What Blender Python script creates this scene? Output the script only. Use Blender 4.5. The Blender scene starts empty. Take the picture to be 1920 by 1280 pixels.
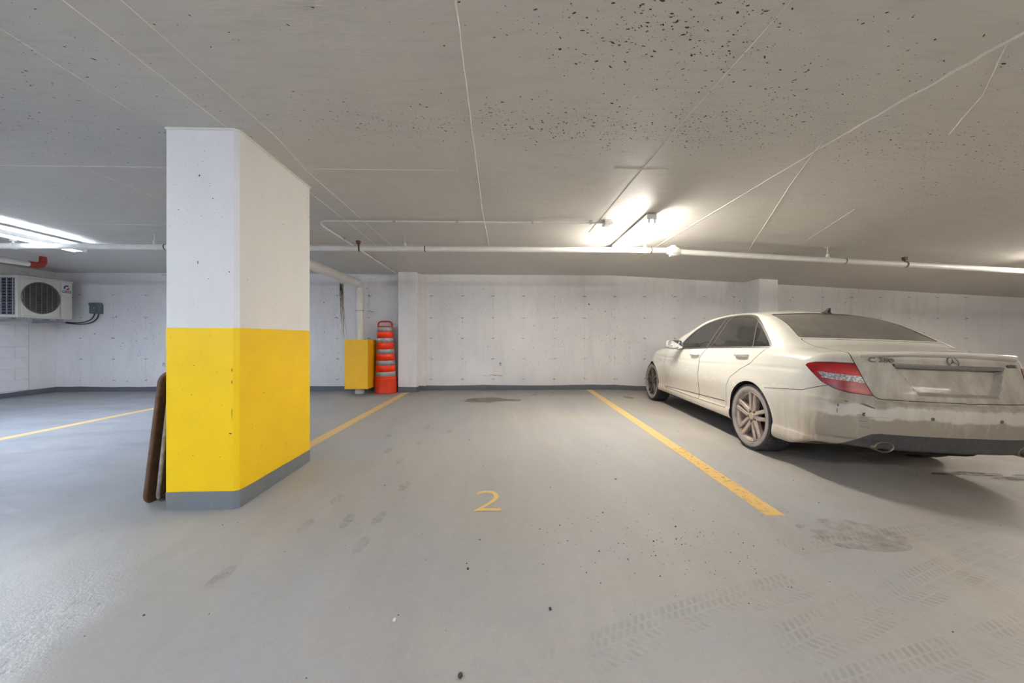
import bpy, bmesh, math, random
import numpy as np
from mathutils import Matrix, Vector, Euler
random.seed(7); rng = np.random.default_rng(7)
PI = math.pi
C = bpy.context.scene.collection
sc = bpy.context.scene

# ------------------------------------------------------------------ camera, world, exposure
cam_d = bpy.data.cameras.new('camera'); cam = bpy.data.objects.new('camera', cam_d); C.objects.link(cam)
cam_d.sensor_fit = 'HORIZONTAL'; cam_d.sensor_width = 36.0; cam_d.lens = 690 / 1920 * 36.0
cam_d.shift_y = -5 / 1920; cam_d.clip_start = 0.02; cam_d.clip_end = 100
cam.location = (0, 0, 1.08); cam.rotation_euler = (PI / 2, 0, -math.atan(20 / 690))
sc.camera = cam
w = bpy.data.worlds.new('world'); sc.world = w; w.use_nodes = True
w.node_tree.nodes['Background'].inputs[0].default_value = (0.5, 0.5, 0.5, 1)
w.node_tree.nodes['Background'].inputs[1].default_value = 0.3
sc.view_settings.view_transform = 'Standard'; sc.view_settings.look = 'None'
sc.view_settings.gamma = 1; sc.view_settings.use_curve_mapping = False
sc.view_settings.exposure = 1.75
COOL = (0.69, 0.81, 1.0); WARM = (1.0, 0.93, 0.83)
P_COOL, P_WARM, P_AISLE, P_AISLE_C = 78.0, 86.0, 32.0, 53.0          # radiance of the tubes
# ------------------------------------------------------------------ helpers
def fz(X, Y): return 0.0108 * (Y - 4) - 0.034 * max(0.0, X - 2.25)
def cz(X, Y): return 2.437 - 0.0104 * (Y - 2.37) - 0.049 * max(0.0, X - 2.25)

class MB:
    def __init__(s): s.v = []; s.f = []; s.sm = []
    def add(s, vs, fs, smooth=False):
        b = len(s.v); s.v += [tuple(v) for v in vs]; s.f += [tuple(b + i for i in f) for f in fs]; s.sm += [smooth] * len(fs); return s
    def box(s, x0, x1, y0, y1, z0, z1, M=None):
        vs = [Vector(p) for p in ((x0,y0,z0),(x1,y0,z0),(x1,y1,z0),(x0,y1,z0),(x0,y0,z1),(x1,y0,z1),(x1,y1,z1),(x0,y1,z1))]
        if M: vs = [M @ v for v in vs]
        return s.add(vs, [(0,3,2,1),(4,5,6,7),(0,1,5,4),(1,2,6,5),(2,3,7,6),(3,0,4,7)])
    def rbox(s, x0, x1, y0, y1, z0, z1, r=0.01, seg=2, M=None):
        bm = bmesh.new(); bmesh.ops.create_cube(bm, size=1)
        for v in bm.verts: v.co = Vector(((x0+x1)/2+v.co.x*(x1-x0), (y0+y1)/2+v.co.y*(y1-y0), (z0+z1)/2+v.co.z*(z1-z0)))
        bmesh.ops.bevel(bm, geom=bm.edges[:], offset=r, segments=seg, affect='EDGES', profile=0.5)
        bm.verts.index_update()
        vs = [M @ v.co if M else v.co.copy() for v in bm.verts]; fs = [tuple(v.index for v in f.verts) for f in bm.faces]
        bm.free(); return s.add(vs, fs, False)
    def tube(s, pts, r, n=16, cap=True, close=False):
        pts = [Vector(p) for p in pts]; N = len(pts); rs = r if isinstance(r, (list, tuple)) else [r] * N
        up = None; vs = []
        for i, p in enumerate(pts):
            if close: t = pts[(i+1) % N] - pts[i-1]
            else: t = pts[min(i+1, N-1)] - pts[max(i-1, 0)]
            t.normalize()
            if up is None:
                up = Vector((0,0,1)) if abs(t.z) < .9 else Vector((1,0,0))
            a = (up - t * up.dot(t)).normalized(); b = t.cross(a); up = a
            for k in range(n):
                q = 2*PI*k/n; vs.append(p + (a*math.cos(q) + b*math.sin(q)) * rs[i])
        fs = []
        for i in range(N if close else N-1):
            j = (i+1) % N
            for k in range(n): fs.append((i*n+k, i*n+(k+1)%n, j*n+(k+1)%n, j*n+k))
        s.add(vs, fs, True)
        if cap and not close:
            s.add([vs[k] for k in range(n)], [tuple(reversed(range(n)))]); s.add([vs[(N-1)*n+k] for k in range(n)], [tuple(range(n))])
        return s
    def lathe(s, prof, n=48, M=None, smooth=True, close=False, sx=1, sy=1):   # prof: (r, z) about local z
        vs = []
        for r, z in prof:
            for k in range(n):
                q = 2*PI*k/n; v = Vector((r*math.cos(q)*sx, r*math.sin(q)*sy, z)); vs.append(M @ v if M else v)
        fs = []; P = len(prof)
        for i in range(P if close else P-1):
            j = (i+1) % P
            for k in range(n): fs.append((i*n+k, i*n+(k+1)%n, j*n+(k+1)%n, j*n+k))
        s.add(vs, fs, smooth); return s
    def prism(s, poly, h0, h1, M=None):      # poly in xy, extruded z
        n = len(poly); vs = [Vector((a, b, h0)) for a, b in poly] + [Vector((a, b, h1)) for a, b in poly]
        if M: vs = [M @ v for v in vs]
        return s.add(vs, [tuple(reversed(range(n))), tuple(range(n, 2*n))] + [(i, (i+1)%n, n+(i+1)%n, n+i) for i in range(n)])
    def mesh(s, name, mat=None):
        me = bpy.data.meshes.new(name); me.from_pydata([tuple(v) for v in s.v], [], s.f)
        if s.sm: me.polygons.foreach_set('use_smooth', s.sm)
        me.update()
        if mat: me.materials.append(mat)
        return me
    def build(s, name, mat, parent=None, loc=None):
        o = bpy.data.objects.new(name, s.mesh(name, mat)); C.objects.link(o)
        if parent: o.parent = parent
        if loc: o.location = loc
        return o

def tag(o, label=None, cat=None, group=None, kind=None):
    if label: o['label'] = label
    if cat: o['category'] = cat
    if group: o['group'] = group
    if kind: o['kind'] = kind
    return o
def empty(name, loc=(0,0,0), label=None, cat=None, group=None, rz=0):
    o = bpy.data.objects.new(name, None); C.objects.link(o); o.location = loc; o.rotation_euler = (0,0,rz)
    return tag(o, label, cat, group)
def copy_tree(o, parent=None):
    c = o.copy(); C.objects.link(c)
    if parent: c.parent = parent
    for ch in [x for x in bpy.data.objects if x.parent == o]: copy_tree(ch, c)
    return c
def text_mesh(txt, size, mat, name, parent=None, depth=0.001, M=None, sx=1.0, shear=0, bold=0.0):
    cu = bpy.data.curves.new(name, 'FONT'); cu.body = txt; cu.size = size; cu.extrude = depth; cu.align_x = 'CENTER'; cu.align_y = 'CENTER'; cu.shear = shear; cu.offset = bold
    t = bpy.data.objects.new('t', cu); C.objects.link(t)
    dg = bpy.context.evaluated_depsgraph_get(); me = bpy.data.meshes.new_from_object(t.evaluated_get(dg))
    bpy.data.objects.remove(t); me.name = name; me.materials.clear(); me.materials.append(mat)
    me.transform(Matrix.Diagonal((sx, 1, 1, 1)))
    if M: me.transform(M)
    o = bpy.data.objects.new(name, me); C.objects.link(o)
    if parent: o.parent = parent
    return o

# ------------------------------------------------------------------ materials
class Mat:
    def __init__(s, name):
        s.m = bpy.data.materials.new(name); s.m.use_nodes = True; s.n = s.m.node_tree.nodes; s.l = s.m.node_tree.links
        s.b = s.n['Principled BSDF']; s.co = s.n.new('ShaderNodeTexCoord')
    def node(s, t, **k):
        n = s.n.new(t)
        for a, v in k.items():
            if a.startswith('i_'):
                key = a[2:]; key = int(key) if key.isdigit() else key.replace('_', ' ')
                if hasattr(v, 'is_output') or isinstance(v, bpy.types.NodeSocket): s.l.new(v, n.inputs[key])
                else: n.inputs[key].default_value = v
            else: setattr(n, a, v)
        return n
    def coord(s, scale=(1,1,1), kind='Object'):
        return s.node('ShaderNodeMapping', i_Vector=s.co.outputs[kind], i_Scale=scale).outputs[0]
    def noise(s, scale, detail=4, rough=.55, stretch=(1,1,1), lo=0.0, hi=1.0, dist=0.0):
        n = s.node('ShaderNodeTexNoise', i_Vector=s.coord(stretch), i_Scale=scale, i_Detail=detail, i_Roughness=rough, i_Distortion=dist)
        if (lo, hi) == (0.0, 1.0): return n.outputs[0]
        return s.node('ShaderNodeMapRange', i_Value=n.outputs[0], i_1=lo, i_2=hi).outputs[0]
    def math(s, op, a, b=0.0, c=None, clamp=False):
        n = s.n.new('ShaderNodeMath'); n.operation = op; n.use_clamp = clamp
        for i, v in enumerate((a, b) if c is None else (a, b, c)):
            if isinstance(v, bpy.types.NodeSocket): s.l.new(v, n.inputs[i])
            else: n.inputs[i].default_value = v
        return n.outputs[0]
    def mix(s, f, a, b):
        n = s.n.new('ShaderNodeMix'); n.data_type = 'RGBA'
        for i, v in ((0, f), (6, a), (7, b)):
            if isinstance(v, bpy.types.NodeSocket): s.l.new(v, n.inputs[i])
            else: n.inputs[i].default_value = v if i == 0 else (*v[:3], 1)
        return n.outputs[2]
    def xyz(s, kind='Object'):
        n = s.node('ShaderNodeSeparateXYZ', i_0=s.co.outputs[kind]); return n.outputs
    def rng(s, v, a, b, c=0.0, d=1.0, smooth=True):
        n = s.n.new('ShaderNodeMapRange'); n.interpolation_type = 'SMOOTHSTEP' if smooth else 'LINEAR'
        s.l.new(v, n.inputs[0])
        for i, q in enumerate((a, b, c, d)): n.inputs[i+1].default_value = q
        return n.outputs[0]
    def set(s, **k):
        for a, v in k.items():
            key = a.replace('_', ' ')
            if isinstance(v, bpy.types.NodeSocket): s.l.new(v, s.b.inputs[key])
            else: s.b.inputs[key].default_value = (*v, 1) if isinstance(v, tuple) and len(v) == 3 else v
        return s
    def bump(s, h, strength=.3, dist=.002):
        b = s.node('ShaderNodeBump', i_Strength=strength, i_Distance=dist, i_Height=h); s.l.new(b.outputs[0], s.b.inputs['Normal']); return s
def simple(name, col, rough=.5, metal=0.0, var=.08, nscale=30, bump=0.0, **k):
    m = Mat(name); c2 = tuple(max(0, x * (1 - var * 2)) for x in col); 
    m.set(Base_Color=m.mix(m.noise(nscale, 3, lo=.3, hi=.7), col, c2), Roughness=rough, Metallic=metal, **k)
    if bump: m.bump(m.noise(nscale * 4, 3), bump, .001)
    return m.m
def srgb(r, g, b):
    return tuple(((x/255)/12.92 if x/255 <= .04045 else ((x/255+.055)/1.055)**2.4) for x in (r, g, b))

def floor_mat():
    m = Mat('dusty concrete floor')
    x, y, z = m.xyz()
    big = m.noise(.55, 5, .6, (1, 1, 1), .35, .65, .6)
    streak = m.noise(1.3, 5, .65, (2.6, .5, 1), .35, .7, .5)
    fine = m.noise(26, 4, .7, (1, 1, 1), .3, .75)
    grit = m.noise(160, 2, .6, (1, 1, 1), .45, .8)
    tan = srgb(179, 173, 162); grey = srgb(166, 168, 170)
    c = m.mix(big, grey, tan)
    c = m.mix(m.math('MULTIPLY', streak, .38), c, srgb(152, 150, 146))
    c = m.mix(m.math('MULTIPLY', fine, .16), c, srgb(128, 124, 118))
    c = m.mix(m.math('MULTIPLY', grit, .10), c, srgb(226, 222, 212))
    # warm brown road dirt round the car bay, bluer grey to the left
    right = m.rng(m.math('ADD', x, m.math('MULTIPLY', m.noise(.8, 4), 2.0)), 2.2, 5.2)
    c = m.mix(m.math('MULTIPLY', right, m.math('MULTIPLY', m.noise(1.6, 5, .6, (1, 1.5, 1), .38, .62), .6)), c, srgb(150, 132, 112))
    left = m.rng(m.math('ADD', x, m.math('MULTIPLY', m.noise(.9, 4), 1.6)), -1.2, -3.0)
    c = m.mix(m.math('MULTIPLY', left, .55), c, srgb(150, 154, 162))
    c = m.mix(m.math('MULTIPLY', m.math('MULTIPLY', left, m.noise(1.7, 6, .65, (.7, 1.8, 1), .40, .70, .8)), .4), c, srgb(112, 114, 120))
    # browner and darker along the foot of the far wall
    far = m.rng(m.math('ADD', y, m.math('MULTIPLY', m.noise(2.5, 5, .7), .9)), 6.9, 7.7)
    c = m.mix(m.math('MULTIPLY', far, .45), c, srgb(120, 110, 98))
    rub = m.noise(2.2, 6, .7, (1.2, .35, 1), .52, .66, 1.2)
    # polished bare patch where the dust has been driven off
    bare = m.rng(m.math('ADD', m.math('ADD', x, m.math('MULTIPLY', y, .2)), m.math('MULTIPLY', m.noise(3.2, 5, .6), .5)), -.92, -1.22)
    wet = m.rng(m.math('ADD', m.math('ADD', y, m.math('MULTIPLY', x, -.18)), m.math('MULTIPLY', m.noise(2.4, 5, .7), .5)), .98, .78)
    gl = m.math('MAXIMUM', m.math('MULTIPLY', bare, m.rng(m.math('ADD', y, m.math('MULTIPLY', m.noise(2.1, 4, .6), 1.0)), 3.1, 1.9)), m.math('MULTIPLY', wet, .6))
    rough = m.math('SUBTRACT', .62, m.math('MULTIPLY', gl, .34))
    rough = m.math('SUBTRACT', rough, m.math('MULTIPLY', rub, .10))
    m.set(Base_Color=c, Roughness=rough, Specular_IOR_Level=m.math('ADD', .4, m.math('MULTIPLY', gl, .5)))
    h = m.math('ADD', m.math('MULTIPLY', m.noise(95, 4, .7), m.math('ADD', .25, m.math('MULTIPLY', gl, .9))), m.math('MULTIPLY', m.noise(5, 3), .7))
    m.bump(h, .32, .006); return m.m
def ceil_mat():
    m = Mat('painted cast slab')
    x, y, z = m.xyz()
    c = m.mix(m.noise(.5, 4, .5, (1, 1, 1), .3, .7), srgb(212, 207, 200), srgb(202, 199, 194))
    c = m.mix(m.math('MULTIPLY', m.noise(9, 5, .7, (.35, 2.4, 1), .5, .75, .4), .22), c, srgb(150, 146, 142))
    c = m.mix(m.math('MULTIPLY', m.noise(60, 3, .7, (.5, 2, 1), .55, .8), .15), c, srgb(222, 218, 212))
    m.set(Base_Color=c, Roughness=.55, Specular_IOR_Level=.3)
    h = m.math('ADD', m.math('MULTIPLY', m.noise(2.2, 3, .5, (.6, 1.5, 1)), 3.0), m.noise(30, 4, .6, (.4, 2.2, 1)))
    m.bump(h, .28, .005); return m.m
def wall_mat(name, col, dark, amt=.35):
    m = Mat(name)
    x, y, z = m.xyz()
    c = m.mix(m.noise(1.1, 4, .6, (1, 1, 1), .35, .7), col, dark)
    c = m.mix(m.math('MULTIPLY', m.noise(3.2, 5, .65, (1.6, 1.6, .35), .5, .72), amt), c, tuple(v*.8 for v in dark))
    c = m.mix(m.math('MULTIPLY', m.noise(70, 3, .7, lo=.55, hi=.8), .18), c, tuple(v*.62 for v in dark))
    low = m.rng(z, .45, .05)
    c = m.mix(m.math('MULTIPLY', low, m.math('MULTIPLY', m.noise(4, 4, .6), .35)), c, srgb(176, 160, 138))
    m.set(Base_Color=c, Roughness=.6, Specular_IOR_Level=.3)
    m.bump(m.math('ADD', m.noise(28, 5, .65), m.math('MULTIPLY', m.noise(3, 3), 2.0)), .3, .004); return m.m
M = {}
M['floor'] = floor_mat(); M['ceil'] = ceil_mat()
M['wall'] = wall_mat('off white wall paint', srgb(233, 231, 231), srgb(222, 220, 221))
M['block'] = simple('painted block', srgb(231, 229, 230), .6, 0, .03, 6, .3)
M['colwhite'] = wall_mat('white pillar paint', srgb(234, 232, 230), srgb(226, 224, 222), .12)
def yellow_paint():
    m = Mat('yellow safety paint')
    c = m.mix(m.noise(2.2, 4, .6, lo=.35, hi=.7), srgb(252, 209, 8), srgb(244, 200, 12))
    c = m.mix(m.math('MULTIPLY', m.noise(14, 5, .7, lo=.62, hi=.74), .5), c, srgb(226, 178, 60))
    m.set(Base_Color=c, Roughness=.42, Specular_IOR_Level=.4); m.bump(m.noise(30, 5, .65), .22, .003); return m.m
M['yellow'] = yellow_paint()
def grey_paint():
    m = Mat('grey plinth paint')
    c = m.mix(m.noise(3, 4, .6, lo=.35, hi=.65), srgb(112, 120, 130), srgb(122, 124, 124))
    c = m.mix(m.math('MULTIPLY', m.noise(12, 5, .7, lo=.58, hi=.75), .5), c, srgb(160, 160, 156))
    m.set(Base_Color=c, Roughness=.5); m.bump(m.noise(25, 4), .25, .003); return m.m
M['plinth'] = grey_paint()
M['basedark'] = simple('dark grey baseboard paint', srgb(98, 102, 110), .55, 0, .08, 5, .2)
M['speck'] = simple('dark void in concrete', srgb(74, 71, 68), .9)
M['speckwall'] = simple('grey void in wall', srgb(128, 126, 126), .9)
M['hair'] = simple('faint formwork line', srgb(192, 190, 191), .8)
M['ridge'] = simple('white filler ridge', srgb(224, 219, 210), .6, 0, .05, 20, .3)
M['ridgedark'] = simple('shallow slab joint', srgb(150, 145, 138), .8)
M['grit'] = simple('dark grit', srgb(70, 64, 58), .9)
M['pipe'] = simple('white painted pipe', srgb(226, 224, 218), .4, 0, .05, 12, .1)
M['pipe_black'] = simple('black pipe joint', srgb(40, 38, 36), .5)
M['rust'] = simple('rusted clamp', srgb(120, 86, 60), .7, .2, .3, 60, .4)
M['red'] = simple('red painted fitting', srgb(176, 60, 48), .5, 0, .2, 40)
M['galv'] = simple('galvanised steel', srgb(186, 188, 190), .38, .6, .1, 40)
M['fixture'] = simple('white enamel', srgb(226, 226, 224), .4)
M['wood'] = simple('brown fibreboard', srgb(112, 84, 64), .6, 0, .22, 18, .3)
M['woodedge'] = simple('scuffed pale edging', srgb(168, 156, 142), .6, 0, .25, 40, .3)
M['blacksteel'] = simple('black steel', srgb(40, 38, 37), .5, .3)
M['orange'] = simple('orange plastic', srgb(232, 62, 22), .38, 0, .1, 9, .05)
M['orange_sheet'] = simple('bright orange reflective band', srgb(255, 58, 12), .3, 0, .08, 12)
M['silver_sheet'] = simple('silver reflective band', srgb(176, 180, 184), .35, .25, .18, 14)
M['drumred'] = simple('red plastic handle', srgb(196, 40, 28), .4)
M['yellowbox'] = simple('yellow powder coat', srgb(238, 182, 14), .5, 0, .05, 6)
M['acwhite'] = simple('cream powder coat', srgb(214, 211, 200), .4, 0, .05, 8)
M['acdark'] = simple('dark fan opening shade', srgb(52, 49, 47), .6)
M['acgrille'] = simple('grey wire guard', srgb(128, 124, 118), .45, .3)
M['fin'] = simple('coil fins', srgb(64, 74, 92), .3, .7, .3, 90)
M['logo_blue'] = simple('blue print', srgb(20, 34, 120), .4); M['logo_red'] = simple('red print', srgb(206, 34, 44), .4)
M['jbox'] = simple('grey green box', srgb(92, 104, 106), .5)
M['cable'] = simple('black cable', srgb(44, 44, 50), .5)
def drip_mat():
    m = Mat('yellow brown drip'); m.set(Base_Color=m.mix(m.noise(20, 4, lo=.35, hi=.65), srgb(206, 194, 164), srgb(158, 134, 92)), Roughness=.7); return m.m
M['drip'] = drip_mat()
def translucent(name, col, op, rough=.7, thr=(.35, .65), scale=8, stretch=(1,1,1)):
    m = Mat(name); m.set(Base_Color=col, Roughness=rough, Alpha=m.math('MULTIPLY', m.noise(scale, 5, .65, stretch, thr[0], thr[1]), op)); return m.m
M['line'] = translucent('worn yellow line paint', srgb(228, 194, 128), .96, .6, (.08, .3), 9)
M['line_worn'] = translucent('tyre worn yellow paint', srgb(228, 190, 116), .95, .6, (.20, .46), 30)
M['two'] = translucent('pale yellow stencil paint', srgb(234, 200, 128), .95, .6, (.2, .38), 40)
M['damp'] = translucent('damp concrete', srgb(116, 108, 92), .9, .4, (.15, .4), 7)
M['track'] = translucent('dried tyre dirt', srgb(158, 147, 130), .20, .8, (.42, .72), 5)
M['smudge'] = translucent('shoe print dust', srgb(140, 142, 146), .28, .8, (.35, .75), 22)
def tube_mat(name, col, p):
    m = Mat(name); m.set(Base_Color=(.9,.9,.9), Emission_Color=col, Emission_Strength=p); return m.m
M['tube_aisle'] = tube_mat('warm aisle tube', WARM, P_AISLE); M['tube_aisle_cool'] = tube_mat('cool aisle tube', COOL, P_AISLE_C)
M['tube_cool'] = tube_mat('cool fluorescent tube', COOL, P_COOL); M['tube_warm'] = tube_mat('warm fluorescent tube', WARM, P_WARM)

# ------------------------------------------------------------------ room shell
XL, XR, YB, YF = -8.75, 12.0, -5.5, 7.5      # inner faces
def slab(name, f, off, mat, parent=None):
    xs = [XL - .2, -6, -3, 0, 2.25, 4, 7, 10, XR + .2]; ys = [YB - .2, -3, 0, 2, 4, 6, YF + .2]
    vs = []; n = len(xs) * len(ys)
    for dz in (0, off):
        for y in ys:
            for x in xs: vs.append((x, y, f(x, y) + dz))
    W = len(xs); fs = []
    for j in range(len(ys)-1):
        for i in range(W-1):
            a = j*W+i; q = (a, a+1, a+W+1, a+W); r = tuple(n+k for k in reversed(q))
            fs += [q, r] if off < 0 else [tuple(reversed(q)), tuple(reversed(r))]
    o = MB().add(vs, fs); o = o.build(name, mat, parent); tag(o, kind='structure'); return o
floor = slab('floor', fz, -.25, M['floor']); ceiling = slab('ceiling', cz, .25, M['ceil'])
def struct(o): o['kind'] = 'structure'; return o
wall_back = struct(MB().box(XL - .3, XR + .3, YF, YF + .3, -.7, 2.9).build('wall_back', M['wall']))
wall_right = struct(MB().box(XR, XR + .3, YB, YF, -.7, 2.9).build('wall_right', M['wall']))
wall_front = struct(MB().box(XL - .3, XR + .3, YB - .3, YB, -.7, 2.9).build('wall_front', M['wall']))
wall_left = struct(MB().box(XL - .3, XL - .012, YB, 7.08, -.4, 2.7).box(XL - .3, XL, 7.08, YF, -.4, 2.7).build('wall_left', M['wall']))
# painted blocks of the masonry part (the visible end of the wall)
bm_ = MB().rbox(-.02, 0, -.1955, .1955, -.0955, .0955, .004, 1).mesh('block', M['block'])
for r in range(12):
    for k in range(7):
        yy = 7.08 - .20 - .4 * k - (.2 if r % 2 else 0)
        z0 = .135 + .2 * r + .1
        if z0 + .1 > 2.39: continue
        o = bpy.data.objects.new('block', bm_); C.objects.link(o); o.parent = wall_left
        o.location = (XL + random.uniform(-.003, .002), yy, z0)
for r in range(1, 12, 2):
    z0 = .135 + .2 * r + .1
    if z0 + .1 > 2.39: continue
    o = MB().rbox(-.02, 0, -.0955, .0955, -.0955, .0955, .004, 1).build('block', M['block'], wall_left, (XL, 6.98, z0))
# pilasters against the back wall
pil1 = struct(MB().rbox(-2.02, -1.655, 7.245, 7.52, -.2, 2.6, .012, 1).build('trim_1', M['wall']))
pil2 = struct(MB().rbox(5.03, 5.42, 7.05, 7.52, -.3, 2.5, .012, 1).build('trim_2', M['wall']))
struct(MB().rbox(-1.67, -1.52, 7.475, 7.52, -.2, 2.6, .006, 1).build('trim_3', M['wall']))
# painted bands along the foot of the walls
def band(name, pts, t, hts, mat):
    mb = MB(); n = 0
    for (x0, y0), (x1, y1) in zip(pts[:-1], pts[1:]):
        L = math.hypot(x1-x0, y1-y0); k = max(1, int(L/.22)); nx, ny = (y1-y0)/L, -(x1-x0)/L
        prev = None
        for i in range(k+1):
            q = i/k; x = x0+(x1-x0)*q; y = y0+(y1-y0)*q; b = fz(x, y) - .02
            h = fz(x, y) + hts + .006*math.sin(x*3.1+y*2) + random.uniform(-.005, .005)
            cur = [(x, y, b), (x+nx*t, y+ny*t, b), (x+nx*t, y+ny*t, h), (x, y, h)]
            if prev: mb.add(prev+cur, [(1,5,6,2), (2,6,7,3), (0,4,5,1), (3,7,4,0)])
            prev = cur
    return struct(mb.build(name, mat))
band('baseboard_back', [(XL, 7.5), (-2.02, 7.5)], .006, .098, M['basedark'])
band('baseboard_pilaster', [(-2.02, 7.5), (-2.02, 7.245), (-1.655, 7.245), (-1.655, 7.475), (-1.52, 7.475), (-1.52, 7.5), (5.03, 7.5), (5.03, 7.05), (5.42, 7.05), (5.42, 7.5), (XR, 7.5)], .006, .10, M['basedark'])
band('baseboard_left', [(XL, YB), (XL, 7.5)], .008, .098, M['basedark'])
# formwork ridges and joints of the slab
def ribbon(mb, pts, wd, zoff=0.0, jit=.0015, step=.12, th=.003, wv=.35):
    out = []
    for (x0, y0), (x1, y1) in zip(pts[:-1], pts[1:]):
        L = math.hypot(x1-x0, y1-y0); k = max(1, int(L/step))
        for i in range(k + (1 if (x1, y1) == pts[-1] else 0)):
            q = i/k; nx, ny = -(y1-y0)/L, (x1-x0)/L; j = random.uniform(-jit, jit)
            x = x0+(x1-x0)*q+nx*j; y = y0+(y1-y0)*q+ny*j; h = wd*.5*(1+random.uniform(-wv, wv))
            out.append(((x-nx*h, y-ny*h), (x, y), (x+nx*h, y+ny*h)))
    vs = []
    for a, b, c in out:
        vs += [(a[0], a[1], cz(*a)+.0005-zoff), (b[0], b[1], cz(*b)-th-zoff), (c[0], c[1], cz(*c)+.0005-zoff)]
    fs = []
    for i in range(len(out)-1):
        p = 3*i; fs += [(p, p+1, p+4, p+3), (p+1, p+2, p+5, p+4)]
    mb.add(vs, fs); return mb
rd = MB()
ribbon(rd, [(-.16, -2), (-.185, 1.5), (-.20, 3.95), (-.17, 5.6)], .007)
ribbon(rd, [(-1.54, -2), (-1.535, 1.5), (-1.51, 2.5), (-1.565, 3.0), (-1.56, 6.6)], .007)
ribbon(rd, [(-1.77, .5), (-1.76, 4.2), (-1.78, 5.6)], .006)
ribbon(rd, [(-2.21, .2), (-2.2, 2.42)], .007); ribbon(rd, [(-3.3, 1.5), (-3.28, 4.6)], .006)
ribbon(rd, [(-8.6, 2.99), (-2.15, 2.975)], .008); ribbon(rd, [(-1.5, 2.97), (-.35, 2.965)], .008)
ribbon(rd, [(.9, 2.9), (1.35, 2.9)], .005)
ribbon(rd, [(1.2, .8), (1.13, 2.4), (1.1, 4.6)], .0045)
ribbon(rd, [(-1.45, 6.35), (-.1, 6.35)], .008); ribbon(rd, [(3.2, 7.0), (4.6, 7.0)], .012)
ribbon(rd, [(2.2, 2.45), (2.52, 3.15), (2.95, 4.0), (3.35, 4.8), (3.68, 5.45)], .010)
ribbon(rd, [(2.32, 1.62), (2.65, 1.95), (2.9, 2.3)], .006)
ribbon(rd, [(3.5, 3.55), (3.95, 4.75)], .005); ribbon(rd, [(4.93, 3.38), (5.16, 3.95)], .007); ribbon(rd, [(5.36, 3.88), (5.38, 3.4)], .009)
ribbon(rd, [(-8.6, 4.4), (-6, 4.42), (-2.3, 4.44)], .005)
rd.build('form_ridge', M['ridge'], ceiling)
rk = MB(); ribbon(rk, [(2.36, .4), (2.32, 1.57), (2.27, 2.35)], .022, 0, .006, .06, .006, .5); ribbon(rk, [(2.27, 2.35), (2.23, 4.8), (2.2, 7.4)], .010, 0, .004, .08, .004, .4)
rk.build('filled_fold_joint', M['ridge'], ceiling)
rj = MB(); ribbon(rj, [(-8.6, 5.15), (11.5, 5.2)], .006, 0, .003, .3, .001); rj.build('faint_joint', M['ridgedark'], ceiling)
# trowel smears
def smear(mb, cx, cy, a, b, ang, th=.0015):
    n = 26; vs = []
    for k in range(n):
        q = 2*PI*k/n; r = 1+.12*math.sin(3*q+cx)
        for s_ in (1, .93):
            x = cx+(a*r*s_*math.cos(q))*math.cos(ang)-(b*r*s_*math.sin(q))*math.sin(ang); y = cy+(a*r*s_*math.cos(q))*math.sin(ang)+(b*r*s_*math.sin(q))*math.cos(ang)
            vs.append((x, y, cz(x, y) + .0005 - (th if s_ != 1 else 0)))
    mb.add(vs, [(2*k, 2*((k+1)%n), 2*((k+1)%n)+1, 2*k+1) for k in range(n)] + [tuple(2*k+1 for k in range(n))])
sm = MB(); smear(sm, .12, 2.28, .30, .045, .25); smear(sm, -.6, 2.22, .13, .03, -.4); smear(sm, -2.25, 2.0, .22, .05, .9); smear(sm, -.29, 2.23, .05, .015, .3)
sm.build('trowel_smear', M['ceil'], ceiling)
# pits in the slab: countless, one piece
def blot(mb, x, y, a, b, ang, put, n=6):
    vs = []
    for k in range(n):
        q = 2*PI*k/n; r = random.uniform(.6, 1.1); u = a*r*math.cos(q); v = b*r*math.sin(q)
        vs.append(put(x+u*math.cos(ang)-v*math.sin(ang), y+u*math.sin(ang)+v*math.cos(ang)))
    mb.add(vs, [tuple(range(n))])
pit = MB(); putc = lambda x, y: (x, y, cz(x, y) - .0012)
for cx, cy, sx, sy, n, sz in ((-.85,2.35,.28,.12,190,1), (.3,2.30,.55,.12,420,1.1), (.95,2.42,.5,.14,330,1.1), (1.5,2.25,.35,.18,240,1.1), (.75,1.58,.32,.14,260,1.35), (.95,1.85,.35,.16,110,1.2),
        (1.9,1.95,.5,.2,130,1.1), (2.6,2.45,.45,.15,230,1.1), (3.3,2.6,.7,.3,260,1), (3.6,3.1,.6,.3,200,1), (-2.4,1.9,.35,.25,120,1.1), (-3.3,2.3,.5,.22,200,1.1), (-3.0,2.65,.5,.2,120,1),
        (0,3.3,.3,.12,60,.8), (1.0,2.95,.5,.15,60,.8), (4.2,3.3,.8,.4,200,1), (5.5,4.2,1.2,.5,160,1), (-2,1.4,.9,.3,80,1), (0,2.4,1.8,.8,160,.9), (3,1.6,.8,.3,90,1.1), (-5,3.4,1.2,.6,160,1), (-1.4,2.6,.2,.5,60,.8)):
    for _ in range(int(n*3.0)):
        x, y = random.gauss(cx, sx), random.gauss(cy, sy)
        if -2.16 < x < -1.69 and 2.41 < y < 3.32: continue
        s_ = sz * min(4.2, random.lognormvariate(0, .7)) * .0016
        blot(pit, x, y, s_*random.uniform(1, 1.9), s_*random.uniform(.45, .9), random.gauss(.15, .45), putc, 5)
tag(pit.build('air_pit', M['speck'], ceiling), kind='stuff')
wpit = MB()
for _ in range(260):
    x, y = random.uniform(-5, 6), random.uniform(1.3, 6)
    s_ = random.uniform(.002, .005); blot(wpit, x, y, s_*2, s_, random.uniform(-.5, .5), lambda x, y: (x, y, cz(x, y) - .0015), 5)
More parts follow.
